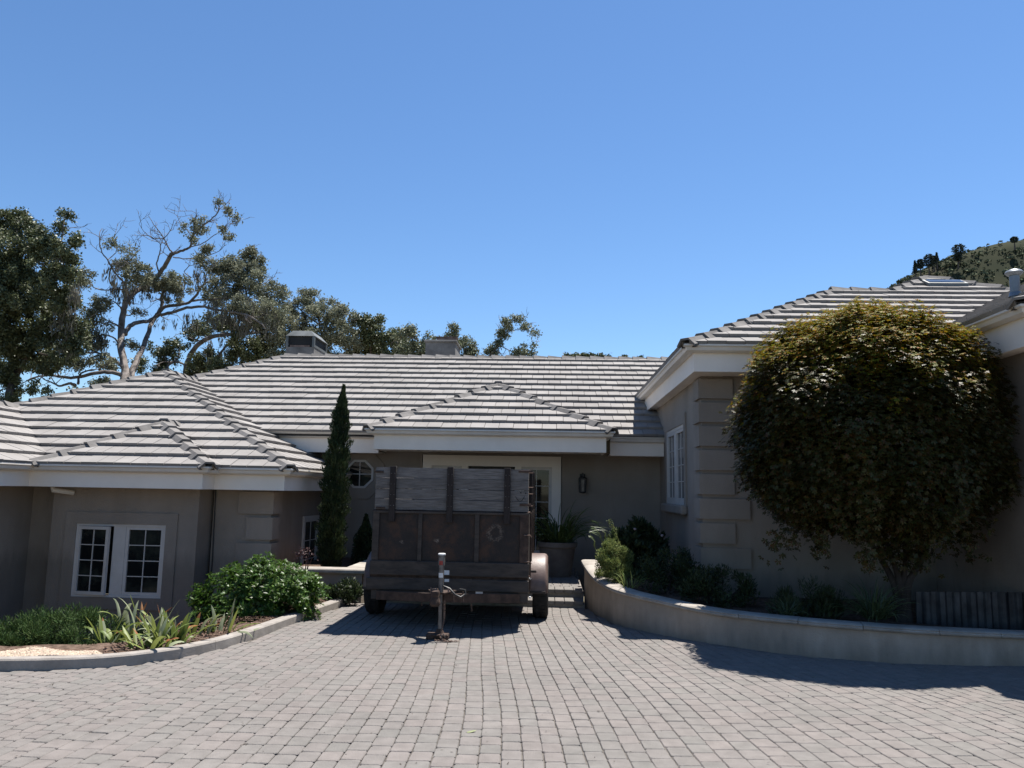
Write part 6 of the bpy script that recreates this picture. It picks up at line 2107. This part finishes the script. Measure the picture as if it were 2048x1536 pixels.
def pine(px, pyt, pyb, wpx, label, kind='cone', seed=1):
    r_ = np.random.default_rng(seed)
    Y = 322.0
    a_ = U(px, pyb, Y); b_ = U(px, pyt, Y)
    s = Y / F
    t = thing('hill_pine', (float(a_[0]), Y, float(a_[2])), label, 'tree', 'pines on the hill crest')
    H = b_[2] - a_[2]
    MB().tube([(a_[0], Y, a_[2] - 3), (a_[0], Y, a_[2] + H * .9)], [.35, .06], 6).build('trunk', 'oakbark2', t)
    n = 900
    h = r_.uniform(.12, 1, n)
    if kind == 'cone': rad_ = (1 - h) * .95 + .08
    else: rad_ = np.sqrt(np.clip(1 - ((h - .55) / .5) ** 2, .02, 1))
    rad_ = rad_ * wpx * s * .5 * (1 + .35 * np.sin(h * 40))
    an = r_.uniform(0, 6.28, n); q = r_.uniform(.2, 1, n) ** .5
    P_ = np.stack([a_[0] + rad_ * q * np.cos(an), Y + rad_ * q * np.sin(an), a_[2] + h * H], 1)
    me = leaf_mesh('crown', P_, unit(np.stack([np.cos(an), np.sin(an), r_.normal(size=n) * .5], 1)), rdir(n, (0, 0, 1)), r_.uniform(.35, 1.0, n), r_.uniform(.25, .55, n))
    tag(link('crown', me, 'pine', t), kind='stuff')


pine(1831, 521, 549, 11, 'narrow dark pine at the left end of the crest group', 'cone', 1)
pine(1841, 519, 540, 13, 'round topped dark pine second from the left on the crest', 'round', 2)
pine(1858, 509, 536, 19, 'wide dark pine in the middle of the crest group', 'round', 3)
pine(1868, 512, 530, 11, 'short pine against the right side of the wide crest pine', 'round', 4)
pine(1874, 505, 524, 7, 'thin pale spindly pine right of the crest group', 'cone', 5)
pine(1918, 489, 513, 21, 'lone large round pine standing above the crest line', 'round', 6)
pine(1916, 508, 524, 14, 'lower round pine just beneath the lone large pine', 'round', 7)
pine(2029, 474, 486, 12, 'small round pine near the right end of the hill crest', 'round', 8)

# ------------------------------------------------------------------ small litter on the pavers
for i, (px, py, L_, m_, lb) in enumerate([(943, 1464, .07, 'fallen', 'pale green fallen leaf lying on the pavers near the bottom centre')]):
    p = G(px, py, .004)
    vs, fs = blade((p[0] - .03, p[1] - .012, .006), .45, L_, 82, 12, .032, seg=5, fold=.1)
    m1 = MB(); m1.add(vs, fs)
    o = link('fallen_leaf', m1.mesh('fallen_leaf', fix=False), m_, None, (p[0], p[1], .004))
    tag(o, lb, 'leaf')
n = 160
pts = np.array([G(px, py, .003) for px, py in [(244, 1392), (222, 1440), (536, 1374), (490, 1490), (515, 1387), (908, 1362), (916, 1330), (1045, 1455), (340, 1361), (1198, 1423), (105, 1370)]])
k_ = rng.integers(0, len(pts), 70)
P_ = np.concatenate([pts[k_] + rng.normal(size=(70, 3)) * [.012, .012, 0], np.array([G(rng.uniform(20, 2000), rng.uniform(1380, 1530), .003) for _ in range(90)])])
P_[:, 2] = .006
me = leaf_mesh('leaf_litter', P_, unit(rng.normal(size=(160, 3)) * [1, 1, .1]), rdir(160, (0, 0, 3)), rng.uniform(.008, .028, 160), rng.uniform(.004, .01, 160))
tag(link('leaf_litter', me, 'debris'), kind='stuff')
